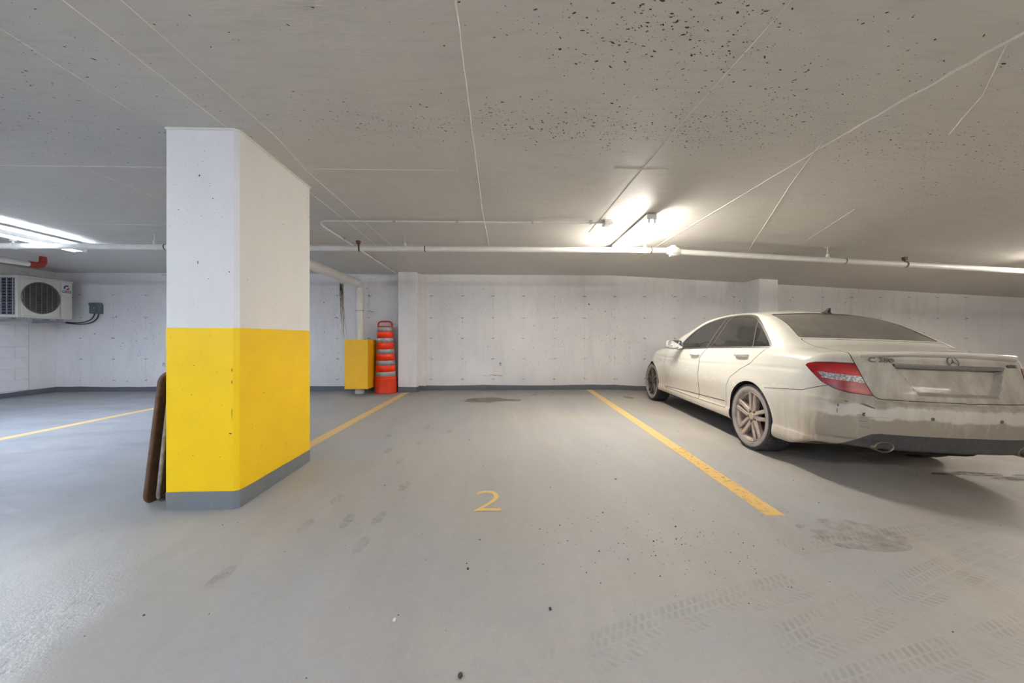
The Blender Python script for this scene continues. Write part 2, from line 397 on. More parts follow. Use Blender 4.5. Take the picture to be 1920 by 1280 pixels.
tag(wpit.build('paint_fleck', M['ridge'], ceiling), kind='stuff')
# wall marks
put_b = lambda x, z: (x, YF - .0012, z)
hl = MB(); wp = MB(); dk = MB()
for k in range(-11, 19):
    x = -1.42 + .625 * k
    if -2.1 < x < -1.5 or 4.9 < x < 5.45: continue
    dark_col = random.random() < .35
    for r in range(6):
        if random.random() < .8: hl.box(x-.0012, x+.0012, YF-.0012, YF, .15+.37*r, .15+.37*r+random.uniform(.2, .37))
    for r in range(5):
        z = .26 + .415 * r + (.03 if r == 4 else 0)
        blot(wp, x+random.gauss(0,.006), z, .036*random.uniform(.5,1.3), .008*random.uniform(.5,1.2), random.uniform(-.2,.2), put_b)
        for _ in range(random.randint(2, 6)): blot(wp, x+random.gauss(0,.03), z+random.gauss(0,.012), random.uniform(.004,.013), .005, random.uniform(-1,1), put_b)
for _ in range(900):
    x = random.uniform(-8.6, 10); z = random.uniform(.16, 2.3)
    if -2.05 < x < -1.5: continue
    s_ = random.lognormvariate(0, .45) * .0048; blot(wp if random.random() < .8 else dk, x, z, s_*random.uniform(.8,1.6), s_*random.uniform(.6,1.1), random.uniform(0, 3), put_b)
for cx, cz_, n in ((1.0, .8, 40), (2.3, 1.1, 60), (1.1, 1.5, 30), (-7.2, 1.0, 50), (-6.1, 1.2, 40), (7.2, 1.6, 60)):
    for _ in range(n):
        blot(wp if random.random() < .6 else dk, random.gauss(cx, .25), max(.16, random.gauss(cz_, .3)), random.uniform(.004, .013), random.uniform(.003, .008), random.uniform(0, 3), put_b)
tag(hl.build('formwork_line', M['hair'], wall_back), kind='stuff')
tag(wp.build('wall_pit', M['speckwall'], wall_back), kind='stuff'); tag(dk.build('dark_wall_pit', M['speck'], wall_back), kind='stuff')
# the scribbled ring mark and a stain low on the wall, drips under the drain pipe
mk = MB(); cx, czk = -.02, .57
mk.tube([(cx+.022*math.cos(q), YF-.002, czk-.012+.022*math.sin(q)) for q in np.linspace(0, 2*PI, 17)[:-1]], .0028, 6, close=True)
mk.tube([(cx-.012, YF-.002, czk+.035), (cx-.012, YF-.002, czk), (cx+.005, YF-.002, czk-.004), (cx+.006, YF-.002, czk+.035)], .003, 6)
mk.tube([(cx-.01, YF-.002, czk+.018), (cx+.018, YF-.002, czk+.02)], .003, 6)
mk.build('scrawled_mark', M['cable'], wall_back)
mk = MB(); cx, czk = -6.69, .57
mk.tube([(cx-.02, YF-.002, czk+.03), (cx-.024, YF-.002, czk-.02), (cx, YF-.002, czk-.035), (cx+.018, YF-.002, czk-.015), (cx+.016, YF-.002, czk+.012), (cx-.002, YF-.002, czk+.006), (cx-.006, YF-.002, czk+.03), (cx+.02, YF-.002, czk+.034)], .0032, 6)
mk.build('scrawled_mark', M['cable'], wall_back)
st = MB()
for i in range(26): blot(st, -.13+random.gauss(0,.09), .34+random.gauss(0,.006), random.uniform(.02,.06), random.uniform(.002,.006), random.gauss(0,.08), put_b)
st.build('scrape_mark', M['drip'], wall_back)
dr = MB()
for i in range(9):
    x = -3.22 + random.uniform(-.03, .06); z = 2.20 + random.uniform(-.03, 0); L = random.choice((.45, .8, 1.0, 1.15, .3, .6)); pts = []
    k = int(L/.05)
    for j in range(k+1):
        pts.append((x, z - j*.05)); x += random.gauss(.0015, .006)
    for j in range(k):
        wd = .008*(1-j/k)*random.uniform(.5, 1.4)+.002; a, b = pts[j], pts[j+1]
        dr.add([(a[0]-wd, YF-.002, a[1]), (a[0]+wd, YF-.002, a[1]), (b[0]+wd*.9, YF-.002, b[1]), (b[0]-wd*.9, YF-.002, b[1])], [(0, 3, 2, 1)])
dr.build('drip_stain', M['drip'], wall_back)
dr2 = MB()
for i in range(40): blot(dr2, -6.2+random.uniform(-.55,.5), 2.355+random.gauss(0,.008), random.uniform(.02,.07), random.uniform(.004,.01), 0, put_b)
dr2.build('damp_edge_stain', M['drip'], wall_back)
# ------------------------------------------------------------------ pillar
pillar = empty('concrete_pillar', (-1.93, 2.85, fz(-1.93, 2.85)), 'square concrete pillar, white above and bright yellow below, with grey painted foot', 'pillar')
PX0, PX1, PY0, PY1 = -2.148, -1.700, 2.425, 3.315
def pil_prism(z0, z1, g=0.0, mat=None, name='', wob=0.0):
    c = .028; p = [(PX0-g, PY0-g), (PX1-c+g*.4, PY0-g), (PX1+g, PY0+.018-g*.4), (PX1+g, PY1+g), (PX0-g, PY1+g)]
    mb = MB(); n = len(p); ring = []
    # rails subdivided so that the top edge may wander a little
    pts = []
    for i in range(n):
        a, b = p[i], p[(i+1)%n]; k = max(1, int(math.hypot(b[0]-a[0], b[1]-a[1])/.09))
        for j in range(k): q = j/k; pts.append((a[0]+(b[0]-a[0])*q, a[1]+(b[1]-a[1])*q))
    N = len(pts); vs = []
    for x, y in pts: vs.append((x, y, z0(x, y) if callable(z0) else z0))
    for x, y in pts: vs.append((x, y, (z1(x, y) if callable(z1) else z1) + random.uniform(-wob, wob)))
    mb.add(vs, [tuple(reversed(range(N))), tuple(range(N, 2*N))] + [(i, (i+1)%N, N+(i+1)%N, N+i) for i in range(N)])
    o = mb.build(name, mat); o.parent = pillar; o.matrix_parent_inverse = Matrix.Translation(pillar.location).inverted(); return o
pil_prism(1.151, lambda x, y: cz(x, y) + .02, 0, M['colwhite'], 'white_shaft')
pil_prism(.09, 1.151, .0012, M['yellow'], 'yellow_band')
pil_prism(lambda x, y: fz(x, y) - .02, .097, .003, M['plinth'], 'grey_foot', .003)
pil_prism(lambda x, y: cz(x, y) - .014, lambda x, y: cz(x, y) + .01, .006, M['ridge'], 'top_fillet')
ps = MB()
for _ in range(90):
    x = random.uniform(PX0+.01, PX1-.04); z = random.choice([random.uniform(.15, 1.1), random.uniform(1.2, 2.4), random.uniform(1.8, 2.3)]); s_ = random.lognormvariate(0, .4)*.0016
    blot(ps, x, z, s_*1.3, s_, 0, lambda a, b: (a, PY0-.0022, b), 5)
for _ in range(110):
    y = random.uniform(PY0+.03, PY1-.01); z = random.choice([random.uniform(.15, 1.1), random.uniform(1.2, 2.4)]); s_ = random.lognormvariate(0, .4)*.002
    blot(ps, y, z, s_*1.3, s_, 0, lambda a, b: (PX1+.0022, a, b), 5)
for x, z, a, b in ((-1.94, 2.13, .006, .007), (-1.95, 1.57, .004, .013), (-1.745, .47, .012, .005), (-1.735, .8, .003, .012), (-1.735, .88, .003, .014), (-1.735, .6, .002, .05), (-1.99, .72, .003, .005), (-1.98, .33, .006, .002)):
    blot(ps, x, z, a, b, 0, lambda a, b: (a, PY0-.0025, b), 7)
o = ps.build('paint_pit', M['speck']); o.parent = pillar; o.matrix_parent_inverse = Matrix.Translation(pillar.location).inverted(); tag(o, kind='stuff')

# ------------------------------------------------------------------ lights
def fixture(L, tubemat, name='fluorescent_fixture', guard=False):
    t = empty(name, (0, 0, 0))
    MB().rbox(-.055, .055, 0, L, -.05, 0, .006, 1).build('housing', M['fixture'], t)
    for yy in (.012, L - .012):
        mb = MB().box(-.055, .055, yy - .012, yy + .012, -.062, -.05)
        for sx in (-.03, .03): mb.box(sx - .012, sx + .012, yy - .008, yy + .008, -.098, -.06)
        mb.build('lamp_holder', M['fixture'], t)
    for sx in (-.03, .03):
        n = max(1, round(L / 1.25)); seg = (L - .05) / n
        for i in range(n):
            MB().tube([(sx, .025 + seg*i + .01, -.085), (sx, .025 + seg*(i+1) - .01, -.085)], .0125, 10).build('tube', tubemat, t)
    if guard:
        mb = MB()
        for i in range(int(L/.06)): mb.box(-.075, .075, .03 + i*.06, .034 + i*.06, -.106, -.09)
        mb.box(-.078, -.074, 0, L, -.106, -.05); mb.box(.074, .078, 0, L, -.106, -.05)
        mb.build('louvre', M['fixture'], t)
    return t
def place_fix(L, mat, x, y, label, guard=False, group='fluorescent fixtures under the slab'):
    t = fixture(L, mat, guard=guard); t.location = (x, y, min(cz(x, y), cz(x, y + L)) - .001); t.rotation_euler = (-.0104, 0, 0)
    if x > 2.3: t.rotation_euler[1] = .049
    return tag(t, label, 'light', group)
place_fix(1.25, M['tube_warm'], 1.60, 3.86, 'lit strip light over the empty bay, its far end behind the white pipe')
place_fix(2.5, M['tube_cool'], -5.80, 2.75, 'long lit strip light with cool white tubes above the air conditioner side', True)
def cross_fix(L, mat, x, y, label):      # runs along x in the aisle behind the camera
    t = fixture(L, mat); t.location = (x, y, min(cz(x, y), cz(x + L, y)) - .002); t.rotation_euler = (0, 0, -PI/2)
    if x > 2.25: t.rotation_euler = (0, .049, 0); t.rotation_euler = (Matrix.Rotation(.049, 4, 'Y') @ Matrix.Rotation(-PI/2, 4, 'Z')).to_euler()
    return tag(t, label, 'light', 'aisle strip lights over the drive lane')
cross_fix(2.5, M['tube_aisle_cool'], -6.9, -1.8, 'cool aisle strip light over the drive lane, on the air conditioner side')
cross_fix(2.5, M['tube_aisle_cool'], -3.4, -1.8, 'cool aisle strip light over the drive lane, opposite the pillar')
cross_fix(2.5, M['tube_aisle'], .3, -1.9, 'warm aisle strip light over the drive lane, opposite the empty bay')
cross_fix(2.5, M['tube_aisle'], 4.6, -1.9, 'warm aisle strip light over the drive lane, behind the parked car')
place_fix(1.25, M['tube_warm'], 7.4, 3.4, 'unseen strip light added beyond the parked car for extra light')  # out-of-view fixture added to brighten the far wall

# ------------------------------------------------------------------ pipes
def ringm(mb, c, axis, r0, r1, w_):       # clamp ring about a pipe
    a = Vector(axis).normalized(); q = a.to_track_quat('Z', 'Y').to_matrix().to_4x4(); mt = Matrix.Translation(c) @ q
    return mb.lathe([(r0, -w_), (r1, -w_), (r1, w_), (r0, w_)], 20, mt, False, True)
PY, PR = 4.82, .036
def pz(x): return 2.25 - .0485 * max(0, x - 2.3) - (.012 if x > 2.3 else 0)
sp = empty('sprinkler_pipe', (-9, PY, 2.25), 'long white horizontal pipe hung across the whole bay, with black grooved joints', 'pipe')
def under(o, par):
    o.parent = par; o.matrix_parent_inverse = Matrix.Translation(par.location).inverted(); return o
xs_j = [-8.7, -3.95, -.0, -.72, 2.15]
under(MB().tube([(-8.74, PY, 2.25), (2.28, PY, 2.25)], PR, 20).build('pipe_run', M['pipe']), sp)
under(MB().tube([(2.28, PY, pz(2.31)), (11.98, PY, pz(11.98))], PR, 20).build('pipe_run', M['pipe']), sp)
mb = MB(); mb.tube([(2.20, PY, 2.25), (2.24, PY, 2.25), (2.28, PY, 2.243), (2.33, PY, 2.235), (2.36, PY, 2.233)], [.045, .062, .066, .060, .044], 20)
for a in range(4):
    q = a*PI/2+.4; mb.rbox(2.235, 2.30, PY+.06*math.cos(q)-.014, PY+.06*math.cos(q)+.014, 2.245+.06*math.sin(q)-.014, 2.245+.06*math.sin(q)+.014, .004, 1)
under(mb.build('coupling', M['pipe']), sp)
for x in (-.99, 1.98, 4.62, -4.28):
    under(ringm(MB(), (x, PY, 2.25 if x < 2.3 else pz(x)), (1, 0, 0), PR, PR+.0025, .006).build('joint', M['pipe_black']), sp)
def hanger(x, mat, rod=True):
    mb = MB(); z = 2.25 if x < 2.3 else pz(x); top = cz(x, PY)
    if rod:
        mb.tube([(x, PY, z+PR+.02), (x, PY, top+.005)], .005, 8)
        mb.box(x-.02, x+.02, PY-.02, PY+.02, top-.004, top+.004)
        mb.rbox(x-.012, x+.012, PY-.018, PY+.018, z+PR, z+PR+.04, .003, 1)
    else:
        mb.rbox(x-.022, x+.022, PY-.025, PY+.02, z+PR+.02, z+PR+.065, .004, 1); mb.tube([(x, PY, z+PR), (x, PY, z+PR+.03)], .012, 8)
        mb.box(x-.03, x+.03, PY-.02, PY+.02, z+PR+.05, z+PR+.058)
    ringm(mb, (x+.012, PY, z), (1, .15, 0), PR, PR+.005, .010)
    under(mb.build('hanger', mat), sp)
for x, m_, r_ in ((-1.25, M['pipe'], True), (-1.85, M['rust'], False), (2.0-.1, M['pipe'], True), (4.38, M['pipe'], True), (5.45, M['rust'], False), (-4.42, M['pipe'], True), (-6.15, M['pipe'], False), (8.5, M['pipe'], True)):
    hanger(x, m_, r_)
# side branch with the red end
br = empty('branch_pipe', (-7.3, 5.2, 2.27), 'short white pipe ending in a red fitting above the air conditioner', 'pipe')
under(MB().tube([(-7.38, 4.865, 2.25), (-7.38, 5.98, 2.25)], .040, 18).build('pipe_run', M['pipe']), br)
mb = MB().tube([(-7.38, 5.96, 2.25), (-7.38, 6.06, 2.25), (-7.37, 6.11, 2.265), (-7.36, 6.13, 2.31), (-7.36, 6.13, cz(-7.36, 6.13)+.002)], [.047, .050, .050, .046, .04], 16)
under(mb.build('elbow_fitting', M['red']), br)
# conduit
cd = empty('metal_conduit', (-2.0, 4.1, 2.40), 'thin galvanised conduit along the ceiling ending at a small metal box', 'conduit')
pts = [(-2.06, 7.28, 2.362)] + [(-2.08, 4.35, 2.393)] + [(-2.08+.14*(1-math.cos(q)), 4.35-.14*math.sin(q)*1.2, 2.393+.008) for q in np.linspace(.3, PI/2, 6)] + [(-1.7, 4.17, 2.398), (1.16, 4.15, 2.398)]
under(MB().tube(pts, .0105, 10).build('conduit_run', M['pipe']), cd)
for x in (-1.2, -.5, .35, 1.02): under(MB().box(x-.012, x+.012, 4.13, 4.175, 2.386, cz(x, 4.15)).build('strap', M['galv']), cd)
for y in (4.9, 6.0, 6.9): under(MB().box(-2.10, -2.05, y-.012, y+.012, 2.36+.0104*(7-y), cz(-2.07, y)).build('strap', M['galv']), cd)
mb = MB().rbox(1.16, 1.27, 4.09, 4.21, cz(1.2, 4.1)-.055, cz(1.2, 4.1)+.002, .004, 1)
for x in (1.185, 1.245): mb.lathe([(.0, 0), (.007, 0), (.007, .004), (0, .004)], 10, Matrix.Translation((x, 4.088, 2.39)) @ Matrix.Rotation(PI/2, 4, 'X'))
under(mb.build('metal_box', M['galv']), cd)
# drain pipe
dp = empty('drain_pipe', (-2.71, 7.13, fz(-2.7, 7.1)), 'fat white drain pipe bending down into the yellow guard box', 'pipe')
DR = .073
arc = [(-2.71, 7.13-.10+.10*math.sin(q), 2.133-.10+.10*math.cos(q)) for q in np.linspace(0, PI/2, 7)]
under(MB().tube([(-2.71, 4.42, cz(-2.71, 4.4)+.01), (-2.71, 4.40, 2.26), (-2.71, 4.42, 2.17), (-2.71, 4.50, 2.136), (-2.71, 7.0, 2.133)] + arc + [(-2.71, 7.13, 1.95)], DR, 24).build('upper_run', M['pipe']), dp)
under(MB().tube([(-2.71, 7.13, 1.99), (-2.71, 7.13, fz(-2.7, 7.1)-.01)], DR, 24).build('downpipe', M['pipe']), dp)
for c_, a_, w_ in (((-2.71, 7.13, 1.98), (0, 0, 1), .02), ((-2.71, 7.0, 2.133), (0, 1, 0), .016), ((-2.71, 7.13, .07), (0, 0, 1), .03)): under(ringm(MB(), c_, a_, DR, DR+.010, w_).build('socket', M['pipe']), dp)
mb = MB(); ringm(mb, (-2.71, 7.13, 1.62), (0, 0, 1), DR, DR+.003, .012); mb.box(-2.63, -2.55, 7.12, 7.14, 1.612, 1.628); mb.tube([(-2.56, 7.13, 1.62), (-2.56, YF, 1.62)], .006, 8)
under(mb.build('bracket', M['galv']), dp)
# guard box round the foot of the drain
gb = empty('yellow_guard_box', (-2.70, 7.05, .1), 'tall yellow metal guard box round the drain pipe, left of the orange drum', 'guard box')
gx0, gx1, gy0, gy1, gz0, gz1 = -2.885, -2.46, 6.86, 7.30, .155, 1.065
mb = MB().box(gx0, gx1, gy0, gy0+.004, gz0, gz1).box(gx0, gx0+.004, gy0+.004, gy1, gz0, gz1).box(gx1-.004, gx1, gy0+.004, gy1, gz0, gz1).box(gx0+.004, gx1-.004, gy1-.004, gy1, gz0, gz1)
under(mb.build('side_sheet', M['yellowbox']), gb)
mb = MB().box(gx0+.004, gx1-.004, gy0+.004, 7.055, gz1-.006, gz1-.001).box(gx0+.004, gx1-.004, 7.205, gy1-.004, gz1-.006, gz1-.001).box(gx0+.004, -2.787, 7.055, 7.205, gz1-.006, gz1-.001).box(-2.633, gx1-.004, 7.055, 7.205, gz1-.006, gz1-.001)
under(mb.build('top_sheet', M['yellowbox']), gb)
for xx in (gx0+.01, gx1-.03): under(MB().box(xx, xx+.02, gy1-.006, YF, .5, .53).build('wall_bracket', M['yellowbox']), gb)
# ------------------------------------------------------------------ traffic drum
DX, DY = -2.245, 7.235; DZ = fz(DX, DY)
td = empty('traffic_drum', (DX, DY, DZ), 'tall orange and silver banded traffic drum standing by the white pilaster', 'traffic drum', rz=.15)
td.rotation_euler = (0, -.012, .1); td.scale = (1, 1, .94)
prof = [(.0, 0), (.205, 0), (.210, .01), (.207, .03), (.200, .285), (.203, .29), (.203, .31), (.196, .315)]
MB().lathe(prof, 40).build('base_ring', M['orange'], td)
zz = .315; rr = .196
bands = []
z = .315
hs = [('o', .03), ('s', .095), ('o', .135), ('s', .095), ('o', .135), ('s', .095), ('o', .135), ('s', .095), ('o', .135), ('s', .085)]
r = .196
for kind, h in hs:
    r2 = r - h * .034
    step = .006 if kind == 'o' else 0
    MB().lathe([(r-.01, z), (r, z), (r2, z+h-.004), (r2-.003, z+h), (r2-.012, z+h)], 40).build('band', M['orange_sheet'] if kind == 'o' else M['silver_sheet'], td)
    r = r2 - .002; z += h
MB().lathe([(r-.012, z-.002), (r-.004, z), (r-.012, z+.018), (r*.55, z+.03), (0, z+.032)], 40).build('top_cap', M['orange'], td)
hh = z + .02
MB().tube([(-.13, 0, hh-.02), (-.128, 0, hh+.05), (-.11, 0, hh+.085), (-.07, 0, hh+.10), (.07, 0, hh+.10), (.11, 0, hh+.085), (.128, 0, hh+.05), (.13, 0, hh-.02)], .017, 10).build('handle', M['drumred'], td)

# ------------------------------------------------------------------ folded table behind the pillar
ft = empty('folded_table', (-2.26, 2.55, fz(-2.26, 2.55)), 'folded brown table with rounded corners leaning on edge against the pillar', 'table')
tz = fz(-2.3, 2.55) + .004
def leaf(x_bot, x_top, y0, y1, th, H, inset, name, mat, edge):
    # a rounded rectangle in the (y, height) plane, leaning along x
    R = .06; P = []
    for cx, cy, a0 in ((y1-R, H-R, 0), (y0+R, H-R, PI/2), (y0+R, R, PI), (y1-R, R, 1.5*PI)):
        for k in range(6): q = a0 + k*PI/10; P.append((cx+R*math.cos(q), cy+R*math.sin(q)))
    lean = (x_top - x_bot) / H
    Mx = Matrix(((0, lean, 1, x_bot), (1, 0, 0, 0), (0, 1, 0, tz), (0, 0, 0, 1)))
    o = under(MB().prism(P, 0, th, Mx).build(name, mat), ft)
    mb = MB().tube([Mx @ Vector((p[0], p[1], th/2)) for p in P], th*.55, 8, close=True)
    e = mb.build('edge_trim', edge); e.parent = o
    e.matrix_parent_inverse = Matrix.Identity(4)
    return o
leaf(-2.368, -2.262, 2.50, 3.45, .024, .86, 0, 'table_leaf', M['wood'], M['wood'])
leaf(-2.302, -2.212, 2.52, 3.43, .022, .835, 0, 'table_leaf', M['wood'], M['woodedge'])
mb = MB().tube([(-2.245, 2.58, tz+.02), (-2.185, 2.58, tz+.78), (-2.185, 3.3, tz+.78), (-2.245, 3.3, tz+.02)], .011, 8)
under(mb.build('folding_leg', M['blacksteel']), ft)
mb = MB().tube([(-2.22, 2.54, tz+.06), (-2.175, 2.54, tz+.60), (-2.175, 3.34, tz+.60), (-2.22, 3.34, tz+.06)], .011, 8)
mb.tube([(-2.20, 2.55, tz+.05), (-2.30, 2.55, tz+.055)], .008, 8); mb.box(-2.30, -2.20, 2.52, 2.54, tz+.02, tz+.03)
under(mb.build('folding_leg', M['blacksteel']), ft)

# ------------------------------------------------------------------ air conditioner
AX0, AX1, AY0, AY1, AZ0, AZ1 = -8.545, -8.16, 6.45, 7.25, 1.445, 2.155
ac = empty('air_conditioner', (-8.35, 6.85, AZ0), 'cream outdoor air conditioner with a round fan guard mounted on the wall', 'air conditioner')
mb = MB().rbox(AX0, AX1-.012, AY0, AY1, AZ0, AZ1, .012, 2)
under(mb.build('casing', M['acwhite']), ac)
under(MB().rbox(AX0-.006, AX1+.006, AY0-.006, AY1+.006, AZ1-.02, AZ1+.006, .006, 2).build('lid', M['acwhite']), ac)
# fan panel with a round opening
FY, FZ_, FR = 6.765, 1.80, .275
n = 48; ring = [(FY+FR*math.cos(2*PI*k/n), FZ_+FR*math.sin(2*PI*k/n)) for k in range(n)]
def sq(k):
    q = 2*PI*k/n; c, s_ = math.cos(q), math.sin(q); a0, a1, b0, b1 = AY0+.055, 7.045, AZ0+.03, AZ1-.04
    t = min([( (a1-FY)/c if c > 1e-6 else 9), ((a0-FY)/c if c < -1e-6 else 9), ((b1-FZ_)/s_ if s_ > 1e-6 else 9), ((b0-FZ_)/s_ if s_ < -1e-6 else 9)]); return (FY+c*t, FZ_+s_*t)
outer = [sq(k) for k in range(n)]
mb = MB(); vs = [(AX1-.012, a, b) for a, b in outer] + [(AX1+.004, FY+(a-FY)*.985, FZ_+(b-FZ_)*.985) for a, b in outer] + [(AX1+.004, a, b) for a, b in ring] + [(AX1-.010, a, b) for a, b in ring]
fs = []
for j in range(3):
    for k in range(n): fs.append((j*n+k, j*n+(k+1)%n, (j+1)*n+(k+1)%n, (j+1)*n+k))
under(mb.add(vs, fs).build('fan_panel', M['acwhite']), ac)
under(MB().add([(AX1-.010, a, b) for a, b in ring], [tuple(range(n))]).build('fan_opening_shade', M['acdark']), ac)  # flat dark sheet standing for the shade inside the fan opening
mb = MB()
for k in range(3):
    q0 = k*2*PI/3+.3; P = []
    for j in range(7): q = q0+j*.14; P.append((AX1-.008, FY+.235*math.cos(q), FZ_+.235*math.sin(q)))
    for j in range(6, -1, -1): q = q0+j*.16-.2; P.append((AX1-.0065, FY+.06*math.cos(q), FZ_+.06*math.sin(q)))
    mb.add(P, [tuple(range(14))])
mb.lathe([(.07, 0), (.07, .006), (.0, .008)], 24, Matrix.Translation((AX1-.009, FY, FZ_)) @ Matrix.Rotation(PI/2, 4, 'Y'))
under(mb.build('fan', M['blacksteel']), ac)
mb = MB()
for k in range(1, 26):
    zz = FZ_-FR+2*FR*k/26; hw = math.sqrt(max(0, FR**2-(zz-FZ_)**2)); mb.box(AX1+.004, AX1+.007, FY-hw, FY+hw, zz-.0035, zz+.0035)
gr = MB()
for k in range(-3, 4):
    yy = FY+.078*k; hw = math.sqrt(max(0, FR**2-(yy-FY)**2)); gr.box(AX1+.006, AX1+.012, yy-.004, yy+.004, FZ_-hw, FZ_+hw)
gr.lathe([(FR-.006, 0), (FR+.006, 0), (FR+.006, .008), (FR-.006, .008)], 48, Matrix.Translation((AX1+.003, FY, FZ_)) @ Matrix.Rotation(PI/2, 4, 'Y'), False, True)
under(mb.build('guard_wire', M['acgrille']), ac); under(gr.build('guard_rib', M['acgrille']), ac)
under(MB().rbox(AX1-.012, AX1+.006, 7.06, AY1-.012, AZ0+.02, AZ1-.035, .004, 1).build('service_panel', M['acwhite']), ac)
R_ac = Matrix(((0, 0, 1, 0), (1, 0, 0, 0), (0, 1, 0, 0), (0, 0, 0, 1)))     # text x -> +Y, text y -> +Z, normal -> +X
def arcp(r0, r1, a0, a1, k=14): return [(r1*math.cos(a), r1*math.sin(a)) for a in np.linspace(a0, a1, k)] + [(r0*math.cos(a), r0*math.sin(a)) for a in np.linspace(a1, a0, k)]
LG = Matrix.Translation((AX1+.007, 7.145, 2.035)) @ R_ac
under(MB().prism([(x*1.0, y) for x, y in arcp(.022, .046, .75, PI+.75)], 0, .001, LG).build('emblem_arc', M['logo_blue']), ac)
under(MB().prism([(x+.008, y-.012) for x, y in arcp(.0, .034, -PI*.72, .55)] , 0, .0012, LG).build('emblem_wedge', M['logo_red']), ac)
o = text_mesh('GREE', .062, M['logo_blue'], 'maker_lettering', None, .0006, Matrix.Translation((AX1+.0075, 7.145, 1.957)) @ R_ac, 1.05, 0, .001); under(o, ac)
# near end: coil guard
mb = MB().box(AX0+.03, AX1-.05, AY0-.003, AY0+.002, AZ0+.05, AZ1-.04); under(mb.build('coil', M['fin']), ac)
mb = MB()
for k in range(13): zz = AZ0+.05+k*.051; mb.box(AX0+.02, AX1-.045, AY0-.014, AY0-.008, zz-.003, zz+.003)
for k in range(4): xx = AX0+.03+k*.095; mb.box(xx-.008, xx+.008, AY0-.014, AY0-.002, AZ0+.045, AZ1-.04)
under(mb.build('coil_guard', M['galv']), ac)
for yy in (6.62, 7.1):
    mb = MB()
    mb.box(XL, -8.14, yy-.02, yy+.02, AZ0-.036, AZ0-.03); mb.box(XL, -8.14, yy+.016, yy+.02, AZ0-.066, AZ0-.03)
    mb.box(-8.5, -8.44, yy-.03, yy+.03, AZ0-.03, AZ0+.001); mb.box(-8.26, -8.2, yy-.03, yy+.03, AZ0-.03, AZ0+.001)
    under(mb.build('bracket', M['galv']), ac)
# disconnect box and its cables
def xb(px): a = (px-960)/690; return (a+.029)/(1-.029*a)
JX = -7.94
jb = empty('disconnect_box', (JX, YF-.05, 1.6), 'small grey green electrical box on the wall beside the air conditioner', 'electrical box')
under(MB().rbox(JX-.088, JX+.088, YF-.10, YF, 1.575, 1.76, .008, 2).build('box', M['jbox']), jb)
under(MB().rbox(JX-.095, JX-.015, YF-.108, YF-.02, 1.735, 1.785, .01, 2).rbox(JX+.015, JX+.095, YF-.108, YF-.02, 1.735, 1.785, .01, 2).build('flap_lid', M['jbox']), jb)
under(MB().rbox(JX+.0, JX+.02, YF-.106, YF-.1, 1.67, 1.69, .002, 1).build('catch', M['galv']), jb)
def bez(a, b, c, d, n=18): return [tuple((1-t)**3*a[i]+3*(1-t)**2*t*b[i]+3*(1-t)*t*t*c[i]+t**3*d[i] for i in range(3)) for t in np.linspace(0, 1, n)]
cb = empty('supply_cable', (JX-.3, YF-.1, 1.45), 'pair of black cables drooping between grey box and air conditioner', 'cable')
under(MB().tube(bez((JX-.03, YF-.05, 1.58), (JX-.06, YF-.05, 1.38), (JX-.3, YF-.1, 1.36), (-8.36, 7.2, 1.415)), .011, 8).build('cable_strand', M['cable']), cb)
under(MB().tube(bez((JX+.05, YF-.05, 1.58), (JX+.02, YF-.05, 1.34), (JX-.2, YF-.12, 1.33), (-8.34, 7.2, 1.40)), .011, 8).build('cable_strand', M['cable']), cb)

# ------------------------------------------------------------------ markings and dirt on the floor
def fput(dz): return lambda x, y: (x, y, fz(x, y) + dz)
def strip(mb, x0, y0, x1, y1, wd, dz=.0015, n=40):
    L = math.hypot(x1-x0, y1-y0); nx, ny = -(y1-y0)/L, (x1-x0)/L; vs = []
    for i in range(n+1):
        q = i/n; x = x0+(x1-x0)*q; y = y0+(y1-y0)*q; e = random.uniform(-.0015, .0015)
        for s_ in (-1, 1): X_, Y_ = x+s_*nx*(wd/2+e), y+s_*ny*(wd/2+e); vs.append((X_, Y_, fz(X_, Y_)+dz))
    mb.add(vs, [(2*i, 2*i+1, 2*i+3, 2*i+2) for i in range(n)]); return mb
pl = empty('parking_line', (1.75, 4.9, fz(1.75, 4.9)), 'yellow painted bay line between the empty bay and the white car', 'floor marking', 'yellow bay lines')
under(strip(MB(), 1.795, 7.48, 1.737, 3.6, .118).build('paint_stripe', M['line']), pl)
under(strip(MB(), 1.737, 3.6, 1.705, 2.24, .118, .0015, 16).build('worn_stripe', M['line_worn']), pl)
pl2 = tag(strip(MB(), -1.85, 7.2, -1.97, 3.32, .125).build('parking_line', M['line']), 'yellow bay line running from the pillar to the pilaster', 'floor marking', 'yellow bay lines')
pl3 = tag(strip(MB(), -5.2, 7.3, -5.49, 2.2, .12).build('parking_line', M['line']), 'yellow bay line left of the pillar toward the air conditioner', 'floor marking', 'yellow bay lines')
tm = text_mesh('2', .42, M['two'], 'bay_number', None, 0.0, None, .78, 0, -.004)
bb = [Vector(c) for c in tm.bound_box]; cxm = sum(b.x for b in bb)/8; cym = sum(b.y for b in bb)/8
hgt = max(b.y for b in bb)-min(b.y for b in bb); wdt = max(b.x for b in bb)-min(b.x for b in bb)
tm.data.transform(Matrix.Diagonal((.178/wdt, .305/hgt, 1, 1)) @ Matrix.Translation((-cxm, -cym, 0)))
tm.location = (-.088, 2.50, fz(0, 2.5)+.0025); tm.rotation_euler = (.0108, 0, -.02)
tag(tm, 'pale yellow figure 2 stencilled on the floor of the empty bay', 'floor marking')
dm = MB()
def irregular(mb, cx, cy, a, b, put, n=40, amp=.12, sd=0):
    vs = []
    for k in range(n):
        q = 2*PI*k/n; r = 1+amp*math.sin(2*q+sd)+amp*.6*math.sin(5*q+sd*2)+amp*.4*math.sin(9*q+sd); vs.append(put(cx+a*r*math.cos(q), cy+b*r*math.sin(q)))
    mb.add(vs, [tuple(range(n))])
